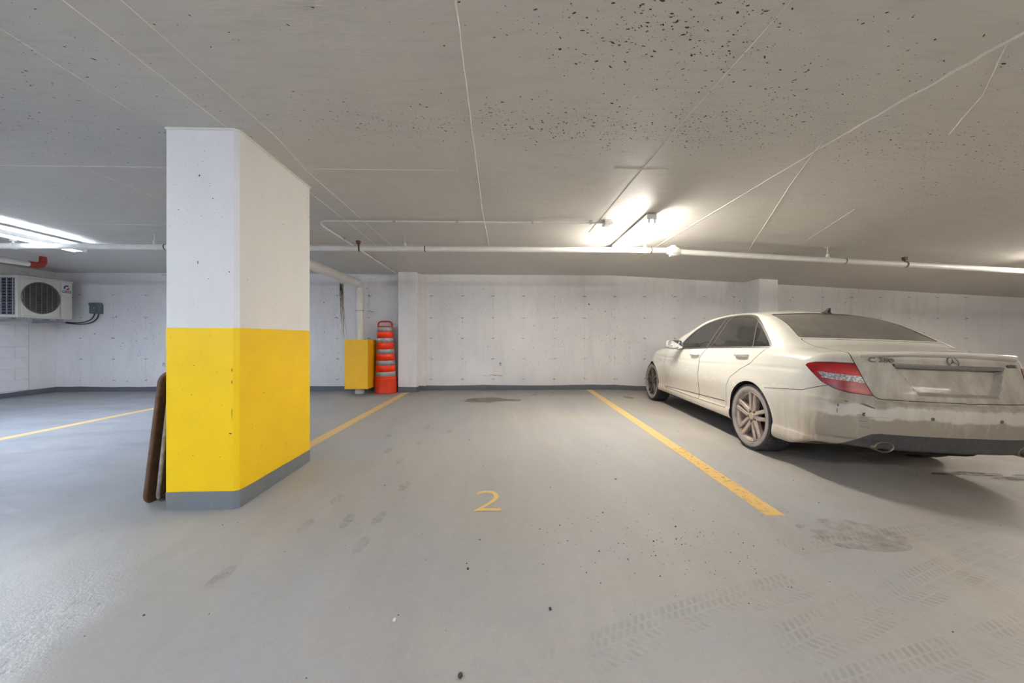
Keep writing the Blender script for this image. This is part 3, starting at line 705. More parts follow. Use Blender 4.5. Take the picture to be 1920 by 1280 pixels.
irregular(dm, -.27, 6.36, .33, .26, fput(.0012), sd=1); irregular(dm, .17, 6.33, .17, .10, fput(.0012), sd=3); irregular(dm, .62, 6.9, .05, .05, fput(.0012), sd=2); irregular(dm, 1.0, 7.1, .04, .04, fput(.0012))
irregular(dm, 2.28, 6.55, .09, .12, fput(.0012), sd=4)
dm.build('damp_patch', M['damp'], floor)
md = MB()
for cx, cy, a, b in ((4.05, 3.02, .22, .05), (4.3, 2.92, .30, .045), (3.75, 3.0, .12, .03), (4.6, 3.0, .25, .05), (4.4, 2.7, .35, .05)): irregular(md, cx, cy, a, b, fput(.0012), sd=cx*7)
md.build('mud_smear', translucent('wet brown mud', srgb(92, 76, 58), .8, .6, (.35, .65), 9, (1, 3, 1)), floor)
md = MB()
for cx, cy, a, b in ((1.98, 2.02, .27, .17),): irregular(md, cx, cy, a, b, fput(.0009), sd=cx*5, amp=.06)
md.build('dirt_patch', translucent('dried brown dirt', srgb(140, 128, 110), .42, .8, (.42, .75), 11), floor)
tk = MB()
def track(x0, y0, x1, y1, wd, pitch=.034, bend=0.0, dz=.0011):
    L = math.hypot(x1-x0, y1-y0); n = int(L/pitch); ux, uy = (x1-x0)/L, (y1-y0)/L; nx, ny = -uy, ux; put = fput(dz)
    for i in range(n):
        t = i*pitch; off = bend*math.sin(PI*t/L)
        for s_ in (-1, 1):
            for j in range(2):
                a = wd*(.03+.24*j); b = wd*(.22+.26*j); sl = .6
                P = []
                for q, d_ in ((a, 0), (b, (b-a)*sl), (b, (b-a)*sl+pitch*.55), (a, pitch*.55)):
                    P.append(put(x0+ux*(t+d_)+nx*(s_*q+off), y0+uy*(t+d_)+ny*(s_*q+off)))
                tk.add(P, [(0, 1, 2, 3)] if s_ < 0 else [(3, 2, 1, 0)])
track(.15, 1.22, 1.35, 1.62, .16, .034, .03); track(1.0, 1.28, 2.8, 1.92, .18); track(1.5, 1.9, 2.9, 2.15, .16, .034, -.03); track(.5, .98, 2.2, 1.38, .16)
track(1.76, 2.28, 1.95, 3.0, .14); track(2.2, 1.5, 4.2, 2.3, .2)
tag(tk.build('tyre_track', M['track'], floor), kind='stuff')
sg = MB()
for x, y in ((-.9, 3.3), (-1.12, 2.55), (-.93, 2.25), (-.75, 2.28), (-1.15, 2.2), (-.72, 2.75), (-1.1, 3.6), (-.85, 3.85), (-.6, 4.3), (-.9, 4.5), (-1.25, 4.1), (-.45, 5.0), (-.75, 2.0), (-1.3, 1.75)):
    irregular(sg, x, y, .035, .085, fput(.0011), 18, .08, x*9)
sg.build('shoe_print', M['smudge'], floor)
gt = MB()
for _ in range(520):
    if random.random() < .35: x, y = random.gauss(.9, .35), random.gauss(1.95, .22)
    else: x, y = random.uniform(-3, 5.5), random.uniform(.9, 5)
    s_ = random.lognormvariate(0, .45)*.0024; put = fput(0)
    P = [put(x+s_*math.cos(q)*random.uniform(.7,1.4), y+s_*math.sin(q)*random.uniform(.7,1.4)) for q in (0, 1.6, 3.1, 4.7)]
    top = (x, y, fz(x, y)+s_*.9); gt.add([(p[0], p[1], p[2]) for p in P]+[top], [(0,1,4), (1,2,4), (2,3,4), (3,0,4)])
tag(gt.build('grit', M['grit'], floor), kind='stuff')
def pebble(x, y, s_, label, mat):
    bm = bmesh.new(); bmesh.ops.create_icosphere(bm, subdivisions=2, radius=1)
    for v in bm.verts: v.co *= 1+random.uniform(-.14, .14)
    mb = MB(); bm.verts.index_update(); mb.add([(v.co.x*s_, v.co.y*s_*1.5, v.co.z*s_*.6+s_*.5) for v in bm.verts], [tuple(v.index for v in f.verts) for f in bm.faces], True); bm.free()
    tag(mb.build('pebble', mat, None, (x, y, fz(x, y))), label, 'pebble', 'loose bits on the floor')
pebble(-.135, 1.215, .008, 'dark pebble lying nearest the camera on bare floor', M['grit'])
pebble(.20, 1.50, .0065, 'small dark pebble in front of the tyre track', M['grit'])
pebble(-.16, 1.77, .006, 'tiny dark chip on the floor before the figure 2', M['grit'])
pebble(-.42, 1.46, .007, 'tiny white paper scrap on the floor', M['fixture'])

# ================================================================== the car
# local frame: x to the right, y forward from the rear bumper, z up from the ground
def pchip(pts, n=600):
    xs = np.array([p[0] for p in pts], float); ys = np.array([p[1] for p in pts], float)
    h = np.diff(xs); d = np.diff(ys)/h; m = np.zeros(len(xs)); m[0], m[-1] = d[0], d[-1]
    for i in range(1, len(xs)-1):
        if d[i-1]*d[i] > 0: w1, w2 = 2*h[i]+h[i-1], h[i]+2*h[i-1]; m[i] = (w1+w2)/(w1/d[i-1]+w2/d[i])
    X = np.linspace(xs[0], xs[-1], n); k = np.clip(np.searchsorted(xs, X)-1, 0, len(h)-1); t = (X-xs[k])/h[k]
    Y = (2*t**3-3*t**2+1)*ys[k]+(t**3-2*t**2+t)*h[k]*m[k]+(-2*t**3+3*t**2)*ys[k+1]+(t**3-t**2)*h[k]*m[k+1]
    return lambda q: np.interp(q, X, Y)
def smax(a, b, k): h = np.maximum(k-np.abs(a-b), 0)/k; return np.maximum(a, b)+h*h*k*.25
def smin(a, b, k): h = np.maximum(k-np.abs(a-b), 0)/k; return np.minimum(a, b)-h*h*k*.25
def sst(a, b, x): t = np.clip((x-a)/(b-a), 0, 1); return t*t*(3-2*t)
f_T = pchip([(-.2, 1.005), (.08, 1.014), (.16, 1.024), (.35, 1.045), (.62, 1.070), (.9, 1.07), (2.6, 1.02), (3.1, 1.0), (3.45, .975), (3.8, .925), (4.15, .86), (4.4, .775), (4.52, .70), (4.62, .56)])
f_P = pchip([(-.2, .83), (.25, .862), (.7, .882), (1.2, .885), (3.5, .885), (4.0, .872), (4.3, .84), (4.5, .80), (4.7, .76)])
f_W = pchip([(.14, .085), (.20, .05), (.235, .022), (.275, .012), (.32, .014), (.335, .020), (.42, .012), (.52, .003), (.62, 0), (.74, .006), (.80, .014), (.86, .030), (.93, .052), (.98, .075), (1.05, .115), (1.2, .2)])
f_C = pchip([(0, 0), (.3, .022), (.45, .052), (.57, .092), (.70, .165), (.80, .262), (.85, .36), (.89, .56), (1.0, 1.3)])
f_R = pchip([(.10, .10), (.20, .06), (.26, .03), (.31, .012), (.355, .004), (.43, -.012), (.52, -.024), (.60, -.026), (.640, -.016), (.662, .006), (.70, .020), (.78, .040), (.86, .062), (.93, .086), (.985, .105), (1.05, .125), (1.3, .2)])
f_N = pchip([(.1, 4.40), (.2, 4.46), (.4, 4.515), (.55, 4.525), (.7, 4.47), (.8, 4.36), (1.0, 4.1)])
f_Cf = pchip([(0, 0), (.3, .03), (.5, .09), (.65, .19), (.76, .33), (.84, .52), (.9, .8)])
f_G = pchip([(-.3, .30), (.30, .86), (.45, .975), (.56, 1.045), (.66, 1.098), (.8, 1.175), (.95, 1.255), (1.08, 1.318), (1.22, 1.372), (1.4, 1.408), (1.65, 1.428), (1.95, 1.432), (2.2, 1.420), (2.45, 1.39), (2.7, 1.325), (3.0, 1.195), (3.3, 1.045), (3.5, .94), (3.8, .74), (4.8, 0.0)])
f_S = pchip([(.85, .842), (.93, .822), (1.0, .800), (1.1, .758), (1.2, .713), (1.3, .664), (1.38, .615), (1.5, .53)])
f_GP = pchip([(0, -.14), (.5, -.075), (.75, -.02), (1.0, -.003), (1.4, 0), (2.4, 0), (2.9, -.02), (3.3, -.06), (3.8, -.14)])
AR, FRT = (1.03, .325), (3.79, .325)
def poly_sdf(P, u, v):
    P = np.array(P, float); d = np.full(np.shape(u), 1e9); s = np.ones(np.shape(u)); n = len(P)
    for i in range(n):
        a, b = P[i], P[i-1]; e = b-a; wx, wy = u-a[0], v-a[1]; t = np.clip((wx*e[0]+wy*e[1])/(e@e), 0, 1)
        d = np.minimum(d, (wx-e[0]*t)**2+(wy-e[1]*t)**2)
        c1, c2, c3 = v >= a[1], v < b[1], e[0]*wy > e[1]*wx
        s = np.where((c1 & c2 & c3) | (~c1 & ~c2 & ~c3), -s, s)
    return s*np.sqrt(d)
RECESS = [(-.40, .925), (.40, .925), (.385, .905), (.275, .712), (-.275, .712), (-.385, .905)]
def car_F(x, y, z):
    x = np.abs(x)
    crown = .045*(x/.8)**2+.03*(x/.8)**6
    slope = np.sqrt(1+((f_T(y+.02)-f_T(y-.02))/.04)**2)
    fT = (z-f_T(y)+crown)/slope
    r1 = np.hypot(y-AR[0], z-AR[1]); r2 = np.hypot(y-FRT[0], z-FRT[1])
    flare = .010*np.exp(-((np.minimum(r1, r2)-.36)/.055)**2)*(z > .1)
    belt_in = .0045*np.exp(-((z-(.775+.062*sst(2.3, .4, y)))/.018)**2)*(y > .25)*(y < 3.6)
    mid = -.012*sst(1.2, 1.6, y)*sst(3.5, 3.1, y)*np.exp(-((z-.42)/.12)**2)
    fS = x-(f_P(y)-f_W(z)+flare+mid-belt_in)
    rec = .052*sst(.006, -.014, poly_sdf(RECESS, x, z))*(y < .4)
    kick = -.018*sst(.04, .0, np.abs(z-.405))*sst(.52, .66, x)
    crease = .007*np.exp(-((z-.545)/.006)**2)
    side_step = .018*sst(.374, .350, z)*sst(.55, .7, x)
    fR = (f_R(z)+f_C(x)*(1-.25*sst(.6, .4, z))+rec+crease*0+side_step-y)*.92
    fN = (y-f_N(z)+f_Cf(x))*.9
    zb = .20+.098*sst(.60, .22, y)
    A = smax(fT, fS, .055); A = smax(A, fR, .035); A = smax(A, fN, .08); A = smax(A, zb-z, .02)
    yy = y-.17*x*x*sst(1.7, 1.1, y)+.20*x*x*sst(2.2, 2.8, y)
    gs = np.sqrt(1+((f_G(yy+.02)-f_G(yy-.02))/.04)**2)
    fG = (z-f_G(yy)+.050*(x/.6)**2*sst(.9, 1.4, y)*sst(3.2, 2.6, y))/gs
    fB = (x-(f_S(z)+f_GP(y)))*.92
    B = smax(fG, fB, .075)
    B = smax(B, .8-z, .02)
    return smin(A, B, .045)

def surf_nets(F, lo, hi, h):
    ax = [np.arange(lo[i], hi[i]+h, h) for i in range(3)]
    X, Y, Z = np.meshgrid(*ax, indexing='ij'); V = F(X, Y, Z).astype(np.float32); s = V < 0
    nx, ny, nz = V.shape
    cnt = np.zeros((nx-1, ny-1, nz-1), np.float32); acc = np.zeros((nx-1, ny-1, nz-1, 3), np.float32)
    quads = []
    for a in range(3):
        sl0 = [slice(None)]*3; sl1 = [slice(None)]*3; sl0[a] = slice(0, -1); sl1[a] = slice(1, None)
        v0, v1 = V[tuple(sl0)], V[tuple(sl1)]; cr = (v0 < 0) != (v1 < 0); I = np.argwhere(cr)
        t = v0[cr]/(v0[cr]-v1[cr]); P = I.astype(np.float32); P[:, a] += t
        b, c = (a+1) % 3, (a+2) % 3; neg = v0[cr] < 0
        ok = np.ones(len(I), bool); cells = []
        for db, dc in ((0, 0), (-1, 0), (-1, -1), (0, -1)):
            J = I.copy(); J[:, b] += db; J[:, c] += dc
            good = (J[:, b] >= 0) & (J[:, c] >= 0) & (J[:, b] < V.shape[b]-1) & (J[:, c] < V.shape[c]-1); ok &= good
            Jg = J[good]; np.add.at(cnt, tuple(Jg.T), 1); np.add.at(acc, tuple(Jg.T), P[good]); cells.append(J)
        q = np.stack(cells, 1)[ok]; ng = neg[ok]; q[~ng] = q[~ng][:, ::-1]; quads.append(q)
    idx = -np.ones(cnt.shape, np.int64); m = cnt > 0; idx[m] = np.arange(m.sum())
    pts = acc[m]/cnt[m][:, None]*h+np.array(lo)
    Q = np.concatenate(quads); Qi = idx[Q[..., 0], Q[..., 1], Q[..., 2]]
    return pts.astype(float), Qi
def grad(F, P, e=.002):
    G = np.stack([(F(*(P+np.eye(3)[i]*e).T)-F(*(P-np.eye(3)[i]*e).T))/(2*e) for i in range(3)], 1); return G
HH = .0125
P0, Q0 = surf_nets(car_F, (-HH*1.5, -.10, .13), (.96, 4.66, 1.50), HH)
for _ in range(3):
    v = car_F(*P0.T); G = grad(car_F, P0); d = -G*(v/np.maximum((G**2).sum(1), .05))[:, None]
    L = np.linalg.norm(d, axis=1); d *= np.minimum(1, .006/np.maximum(L, 1e-9))[:, None]; P0 += d
T0 = np.concatenate([Q0[:, [0, 1, 2]], Q0[:, [0, 2, 3]]])

def split(V, T, g):           # cut triangles along g = 0
    g = np.where(np.abs(g) < 1e-5, 1e-5, g); s = g[T] > 0; k = s.sum(1); mx = (k > 0) & (k < 3)
    keep = T[~mx]; M_ = T[mx]; sm_ = s[mx]
    if len(M_) == 0: return V, T
    lone_val = (k[mx] == 1)[:, None]; lone = np.argmax(sm_ == lone_val, axis=1); r = np.arange(len(M_))
    A, B, C_ = M_[r, lone], M_[r, (lone+1) % 3], M_[r, (lone+2) % 3]
    E = np.concatenate([np.stack([A, B], 1), np.stack([A, C_], 1)]); E.sort(axis=1)
    U, inv = np.unique(E, axis=0, return_inverse=True); inv = inv.reshape(-1)
    t = g[U[:, 0]]/(g[U[:, 0]]-g[U[:, 1]]); NV = V[U[:, 0]]+(V[U[:, 1]]-V[U[:, 0]])*t[:, None]
    n = len(V); Pi = n+inv[:len(A)]; Qi = n+inv[len(A):]
    return np.vstack([V, NV]), np.vstack([keep, np.stack([A, Pi, Qi], 1), np.stack([B, C_, Qi], 1), np.stack([B, Qi, Pi], 1)])
def smooth_poly(pts, closed=True, n=6):
    P = np.array(pts, float); N = len(P); out = []
    for i in range(N if closed else N-1):
        a, b, c, d = P[(i-1) % N] if closed or i else P[0], P[i], P[(i+1) % N], P[(i+2) % N] if closed or i+2 < N else P[-1]
        for k in range(n): t = k/n; out.append(.5*((2*b)+(c-a)*t+(2*a-5*b+4*c-d)*t*t+(3*b-a-3*c+d)*t**3))
    if not closed: out.append(P[-1])
    return [tuple(o) for o in out]
top_dlo = smooth_poly([(2.90, .928), (2.60, 1.155), (2.30, 1.283), (1.98, 1.342), (1.66, 1.352), (1.42, 1.328), (1.235, 1.258), (1.06, 1.15), (.93, 1.055)], False)
DLO = top_dlo+[(.895, 1.022), (1.4, 1.005), (2.0, .978), (2.5, .948)]
FDOOR = smooth_poly([(3.20, .93), (3.20, .60), (3.215, .33)], False, 4)+[(3.19, .305), (2.10, .305), (2.10, .84), (2.08, .88), (1.985, .975)]
RDOOR = [(1.975, .98), (2.07, .885), (2.092, .84), (2.092, .305), (1.475, .318), (1.462, .36), (1.455, .47), (1.435, .58), (1.38, .665), (1.20, .775), (1.06, .845), (.90, 1.015)]
TAIL = [(.50, .690), (.60, .688), (.84, .700), (.95, .722), (1.06, .765), (1.16, .840), (1.212, .884), (1.20, .897), (1.13, .911), (1.0, .918), (.5, .918)]
REV = [(.5, .820), (.80, .828), (1.10, .842), (1.06, .795), (.5, .765)]
DIFF = [(-.1, .425), (.54, .422), (.585, .412), (.625, .385), (.665, .345), (.72, .312), (.76, .300), (.76, .10), (-.1, .10)]
HEAD = [(4.42, .60), (4.05, .70), (3.97, .775), (4.08, .80), (4.35, .755), (4.7, .68), (4.7, .60)]
def lid_f(x, y, z):
    xe = np.interp(z, [.66, .69, .80, .90, .96, 1.0, 1.2], [.535, .548, .585, .606, .62, .622, .622])
    xe = np.where(y > .35, .622-.0*(y), xe)
    return smax(smax(x-xe, .668-z, .03), y-(.672+.17*x*x*.9), .01)
def rgl_f(x, y, z):           # rear glass outline
    hw = np.interp(z, [1.05, 1.10, 1.2, 1.30, 1.372, 1.5], [.635, .618, .580, .538, .500, .44])
    return np.where((y < 1.7) & (z > .95), smax(smax(x-hw, (.705+.17*x*x*.85)-y, .03), z-(1.374-.03*(x/.6)**2), .03), 1.)
def wsh_f(x, y, z):
    hw = np.interp(z, [.95, 1.1, 1.25, 1.4], [.70, .665, .615, .545]); return np.where(y > 2.2, smax(smax(x-hw, 1.0-z+.03*x, .03), z-1.385+.05*x*x, .03), 1.)
def fields(V):
    x, y, z = V.T; u = x+y
    F = {}
    F['sym'] = x
    F['arch1'] = np.hypot(y-AR[0], z-AR[1])-.343; F['arch2'] = np.hypot(y-FRT[0], z-FRT[1])-.343
    F['dlo'] = np.where((x > .4), poly_sdf(DLO, y, z), 1.)
    F['fd'] = np.where(x > .4, poly_sdf(FDOOR, y, z), 1.); F['rd'] = np.where(x > .4, poly_sdf(RDOOR, y, z), 1.)
    F['lid'] = np.where(y < 1.2, lid_f(x, y, z), 1.); F['rgl'] = rgl_f(x, y, z); F['wsh'] = wsh_f(x, y, z)
    F['tail'] = np.where((y < .55), poly_sdf(TAIL, u, z), 1.); F['rev'] = np.where(y < .5, poly_sdf(REV, u, z), 1.)
    F['diff'] = np.where(y < .45, poly_sdf(DIFF, x, z), 1.)
    F['bump'] = np.where(y < .80, z-np.interp(y, [.20, .38, .79], [.76, .682, .636]), 1.)
    F['bedge'] = y-.80
    F['bpl'] = (y-1.985)-(z-.98)*(-.33); F['div'] = (y-1.14)-(z-1.02)*.50
    F['sill'] = z-.298+0*y; F['rub'] = z-(.388-.040*(y-1.5))
    F['hood'] = np.where((y > 3.0) & (z > .6), smax(x-(.74-.10*sst(3.6, 4.4, y)), smax(3.36-.2*x*x-y, y-4.36, .02), .05), 1.)
    F['head'] = np.where(y > 3.8, poly_sdf(HEAD, y+.0*x, z), 1.); F['grl'] = np.where(y > 4.2, smax(x-.38, np.abs(z-.60)-.085, .02), 1.)
    F['fb'] = np.where(y > 4.0, z-.585, 1.); F['roofz'] = z-1.36
    return F
VV, TT = P0, T0
def cut(key, off=0.0, absw=None):
    global VV, TT
    g = fields(VV)[key]
    if absw is not None: g = np.abs(g-off)-absw
    else: g = g-off
    VV, TT = split(VV, TT, g)
cut('sym'); c_ = VV[TT].mean(1); TT = TT[c_[:, 0] > 0]
for k_, o_ in (('arch1', 0), ('arch2', 0), ('arch1', .016), ('arch2', .016), ('dlo', 0), ('dlo', .020), ('tail', 0), ('tail', .004), ('rev', 0), ('rev', .006), ('rgl', 0), ('rgl', .007), ('wsh', 0), ('bedge', 0), ('diff', 0), ('head', 0), ('grl', 0)): cut(k_, o_)
for k_ in ('fd', 'rd', 'lid', 'hood'): cut(k_, .0026); cut(k_, -.0026)
cut('bump', .0026); cut('bump', -.0026)
cut('bpl', .045); cut('bpl', -.035); cut('bpl', -.047); cut('bpl', .060); cut('div', -.008); cut('div', .014); cut('rub', .0042); cut('rub', -.0042)
cc = VV[TT].mean(1); FF = fields(cc); lab = np.full(len(TT), 'body_shell', dtype='<U16')
gapm = np.zeros(len(TT), bool)
def put_l(mask, name): lab[mask] = name
bumpm = (FF['bump'] < 0) & (cc[:, 1] < .80)
put_l(bumpm, 'rear_bumper'); put_l((np.abs(FF['bump']) < .0026) & (cc[:, 1] < .79), 'panel_gap')
put_l(FF['fb'] < 0, 'front_bumper'); put_l(FF['hood'] < 0, 'hood')
put_l(np.abs(FF['hood']) < .0026, 'panel_gap'); put_l((FF['grl'] < 0), 'front_grille'); put_l((FF['head'] < 0) & (cc[:, 1] > 3.95), 'headlight')
put_l(FF['rd'] < 0, 'door_rear'); put_l(FF['fd'] < 0, 'door_front')
dg_ = (FF['fd'] > -.0026) & (FF['rd'] > -.0026) & ((np.abs(FF['fd']) < .0026) | (np.abs(FF['rd']) < .0026)); put_l(dg_, 'panel_gap')
put_l((np.abs(FF['rub']) < .0042) & (cc[:, 1] > 1.49) & (cc[:, 1] < 3.19) & (cc[:, 0] > .7), 'rub_strip')
put_l(FF['tail'] < .004, 'panel_gap'); put_l(FF['tail'] < 0, 'tail_light'); put_l((FF['rev'] < 0) & (FF['tail'] < 0), 'rev_lens')
put_l((FF['lid'] < 0), 'trunk_lid'); put_l((np.abs(FF['lid']) < .0026), 'panel_gap')
put_l((FF['diff'] < 0), 'diffuser')
inw = FF['dlo'] < 0; trim = (FF['dlo'] < .020) & ~inw & (cc[:, 0] > .45)
put_l(trim, 'window_trim')
bp = FF['bpl']
put_l(inw & (bp > .045), 'glass_front'); put_l(inw & (bp <= .045), 'pillar_trim'); put_l(inw & (bp < -.047), 'glass_rear'); put_l(inw & (bp < -.035) & (bp >= -.047), 'chrome_edge'); 
put_l(inw & (bp < .060) & (bp > .045), 'chrome_edge2')
put_l(inw & (FF['div'] < .014), 'divider'); put_l(inw & (FF['div'] < -.008), 'glass_quarter')
put_l(FF['rgl'] < .007, 'rear_seal'); put_l(FF['rgl'] < 0, 'rear_glass'); put_l(FF['wsh'] < 0, 'windscreen')
lip = (np.minimum(FF['arch1'], FF['arch2']) < .016) & (cc[:, 0] > .6)
hole = (np.minimum(FF['arch1'], FF['arch2']) < 0) & (cc[:, 0] > .45); keepm = ~hole
under_m = (cc[:, 2] < .225) & (lab == 'body_shell'); put_l(under_m, 'underbody')
NN = grad(car_F, VV); NN /= np.maximum(np.linalg.norm(NN, axis=1), 1e-9)[:, None]
# push the gaps inward, round the arch lips out a little
def car_mesh(name, names, mat, side=0, push=0.0, mats=None):
    m = keepm & np.isin(lab, names); T = TT[m]
    us, inv = np.unique(T, return_inverse=True); inv = inv.reshape(T.shape); V = VV[us]; N = NN[us]
    V = V-N*push; V[np.abs(VV[us][:, 0]) < 5e-5, 0] = 0.0
    vs, ns, fs = [], [], []
    if side >= 0: vs.append(V); ns.append(N); fs.append(inv)
    if side <= 0:
        Vm = V*np.array([-1, 1, 1]); Nm = N*np.array([-1, 1, 1]); 
        i2 = inv[:, ::-1]+(len(V) if side == 0 else 0)
        if side == 0:
            seam = np.abs(V[:, 0]) < 5e-5; mp = np.arange(2*len(V)); mp[len(V):][seam] = np.nonzero(seam)[0]; i2 = mp[i2]
        fs.append(i2); vs.append(Vm); ns.append(Nm)
    V = np.vstack(vs); N = np.vstack(ns); Fc = np.vstack(fs)
    me = bpy.data.meshes.new(name); me.from_pydata(V.tolist(), [], Fc.tolist()); me.polygons.foreach_set('use_smooth', [True]*len(Fc)); me.update()
    me.normals_split_custom_set_from_vertices(N.tolist()); me.materials.append(mat)
    return me

# ---- car materials
def car_paint(name, base, dirtiness=1.0, rear=0.0):
    m = Mat(name); x, y, z = m.xyz()
    streak = m.noise(9, 5, .65, (1, 1.6, .16), .3, .75); cloud = m.noise(2.2, 5, .65, (1, 1, 1), .35, .7, .5)
    low = m.rng(m.math('ADD', z, m.math('MULTIPLY', cloud, -.12)), .78, .0)
    arch = m.math('MAXIMUM', m.rng(m.math('ABSOLUTE', m.math('SUBTRACT', y, 3.20)), .38, .02), m.math('MULTIPLY', m.rng(m.math('ABSOLUTE', m.math('SUBTRACT', y, .42)), .45, .05), .55))
    arch = m.math('MULTIPLY', arch, m.rng(z, .86, .45))
    rearm = m.rng(y, .42, .16); rearm = m.math('MULTIPLY', rearm, m.rng(z, 1.03, .95))
    wipe = m.rng(m.math('ABSOLUTE', m.math('ADD', m.math('SUBTRACT', z, .575), m.math('MULTIPLY', m.math('SUBTRACT', m.noise(5, 4, .6, (1, 1, .3)), .5), .12))), .055, .03)
    d = m.math('ADD', m.math('MULTIPLY', low, .50), m.math('MULTIPLY', m.math('MULTIPLY', arch, streak), .75))
    d = m.math('ADD', d, m.math('MULTIPLY', rearm, m.math('ADD', .58, m.math('MULTIPLY', streak, .36))))
    d = m.math('MULTIPLY', d, m.math('SUBTRACT', 1.0, m.math('MULTIPLY', m.math('MULTIPLY', wipe, rearm), .42)))
    d = m.math('MULTIPLY', m.math('ADD', d, .05), dirtiness, clamp=True)
    c = m.mix(d, base, m.mix(rearm, srgb(164, 144, 118), srgb(140, 131, 118)))
    spots = m.math('MULTIPLY', m.noise(120, 2, .6, lo=.62, hi=.75), m.math('MULTIPLY', d, .35)); c = m.mix(spots, c, srgb(120, 104, 84))
    m.set(Base_Color=c, Roughness=m.math('ADD', .20, m.math('MULTIPLY', d, .55)), Coat_Weight=m.math('SUBTRACT', .55, m.math('MULTIPLY', d, .5), clamp=True), Coat_Roughness=.08)
    return m.m
PAINT = car_paint('dusty white car paint', srgb(224, 222, 212))
def glass_mat(name, col, alpha, rough=.08, dust=srgb(120, 112, 102), dustamt=.35):
    m = Mat(name); n = m.noise(5, 5, .65, (1, 1, 1), .4, .7, .6)
    c = m.mix(m.math('MULTIPLY', n, dustamt), col, dust)
    m.set(Base_Color=c, Roughness=m.math('ADD', rough, m.math('MULTIPLY', n, .25*dustamt)), Alpha=m.math('ADD', alpha, m.math('MULTIPLY', n, .25*dustamt), clamp=True), Specular_IOR_Level=.6)
    return m.m
SIDEG = glass_mat('tinted side glass', (.030, .031, .031), .70, .05, dustamt=.22)
REARG = glass_mat('dust covered rear glass', srgb(112, 108, 102), .94, .35, srgb(140, 134, 124), .6)
BLACK = simple('black trim plastic', srgb(42, 41, 42), .45, 0, .1, 20); GAP_SHADE = simple('dark gap and shade', (.012, .011, .010), .8)  # near black for seams and liners, and for shade inside wheels and exhausts
UNDER = simple('dirty underbody', srgb(44, 40, 36), .85, 0, .2, 20)
TRIMG = simple('dull grey window trim', srgb(112, 110, 107), .35, .5, .1, 30); CHROME = simple('dusty chrome', srgb(196, 192, 184), .22, .85, .1, 30)
DIFFM = simple('dark grey lower valance', srgb(70, 69, 70), .5, 0, .15, 30)
BADGE = simple('dull badge chrome', srgb(120, 118, 116), .35, .7, .1, 60)
def lens(name, a, b):
    m = Mat(name); n = m.noise(7, 3, .5, (.5, .5, 3), .35, .65); m.set(Base_Color=m.mix(n, a, b), Roughness=.3, Specular_IOR_Level=.3, Coat_Weight=.1, Coat_Roughness=.15); m.bump(m.noise(40, 2, .5, (3, 3, .3)), .12, .002); return m.m
REDL = lens('red tail lens', srgb(168, 6, 12), srgb(98, 0, 8))
def clear_lens():
    m = Mat('clear faceted lens'); v = m.node('ShaderNodeTexVoronoi', i_Vector=m.coord((1, 1, 1.8)), i_Scale=70.0); g = m.rng(v.outputs[0], 0.1, .7)
    m.set(Base_Color=m.mix(g, srgb(186, 182, 180), srgb(104, 98, 102)), Roughness=.35, Coat_Weight=.25, Coat_Roughness=.2); return m.m
CLEARL = clear_lens()
RIM = Mat('brown dusted alloy'); RIM.set(Base_Color=RIM.mix(RIM.noise(14, 4, .6, lo=.35, hi=.7), srgb(186, 171, 158), srgb(146, 130, 118)), Roughness=.55, Metallic=.25); RIM = RIM.m
RIMF = Mat('dark front alloy'); RIMF.set(Base_Color=RIMF.mix(RIMF.noise(14, 4, .6, lo=.35, hi=.7), srgb(92, 78, 70), srgb(60, 49, 44)), Roughness=.5, Metallic=.3); RIMF = RIMF.m  # front rims in a darker tone than the rear ones
def tyre_m():
    m = Mat('dusty tyre rubber'); x, y, z = m.xyz(); r = m.math('POWER', m.math('ADD', m.math('MULTIPLY', y, y), m.math('MULTIPLY', z, z)), .5)
    side = m.rng(r, .300, .284); c = m.mix(m.math('MULTIPLY', side, m.noise(8, 4, .6, lo=.0, hi=.5)), srgb(60, 58, 58), srgb(146, 139, 133))
    m.set(Base_Color=c, Roughness=.8); return m.m
TYRE = tyre_m(); DISC = simple('rusty brake disc', srgb(96, 74, 60), .5, .5, .2, 30)

car = bpy.data.objects.new('car', None); C.objects.link(car)
tag(car, 'dirty white four door sedan parked nose to the wall, seen from its left rear', 'car')
cr, sr_ = math.cos(.034), math.sin(.034); ct, st_ = math.cos(.0113), math.sin(.0113)
Rroll = Matrix(((cr, 0, sr_, 0), (0, 1, 0, 0), (-sr_, 0, cr, 0), (0, 0, 0, 1))); Rpit = Matrix(((1, 0, 0, 0), (0, ct, -st_, 0), (0, st_, ct, 0), (0, 0, 0, 1)))
car.matrix_world = Matrix.Translation((3.262, 2.515, -.0485)) @ Matrix.Rotation(-.057, 4, 'Z') @ Rpit @ Rroll
def cpart(name, me, parent=car, label=None):
    o = bpy.data.objects.new(name, me); C.objects.link(o); o.parent = parent
    if label: o['label'] = label
    return o
cpart('body_shell', car_mesh('body_shell', ['body_shell'], PAINT))
cpart('panel_gap', car_mesh('panel_gap', ['panel_gap'], GAP_SHADE, 0, .003))
cpart('rear_bumper', car_mesh('rear_bumper', ['rear_bumper'], PAINT)); cpart('front_bumper', car_mesh('front_bumper', ['front_bumper'], PAINT))
cpart('hood', car_mesh('hood', ['hood'], PAINT)); lid = cpart('trunk_lid', car_mesh('trunk_lid', ['trunk_lid'], PAINT))
cpart('front_grille', car_mesh('front_grille', ['front_grille'], BLACK, 0, .01)); cpart('underbody', car_mesh('underbody', ['underbody'], UNDER))
cpart('lower_valance', car_mesh('lower_valance', ['diffuser'], DIFFM, 0, .004), label='dark grey lower valance')
cpart('rear_glass', car_mesh('rear_glass', ['rear_glass'], REARG, 0, .003), label='dust covered rear glass'); cpart('rear_seal', car_mesh('rear_seal', ['rear_seal'], BLACK, 0, .001))
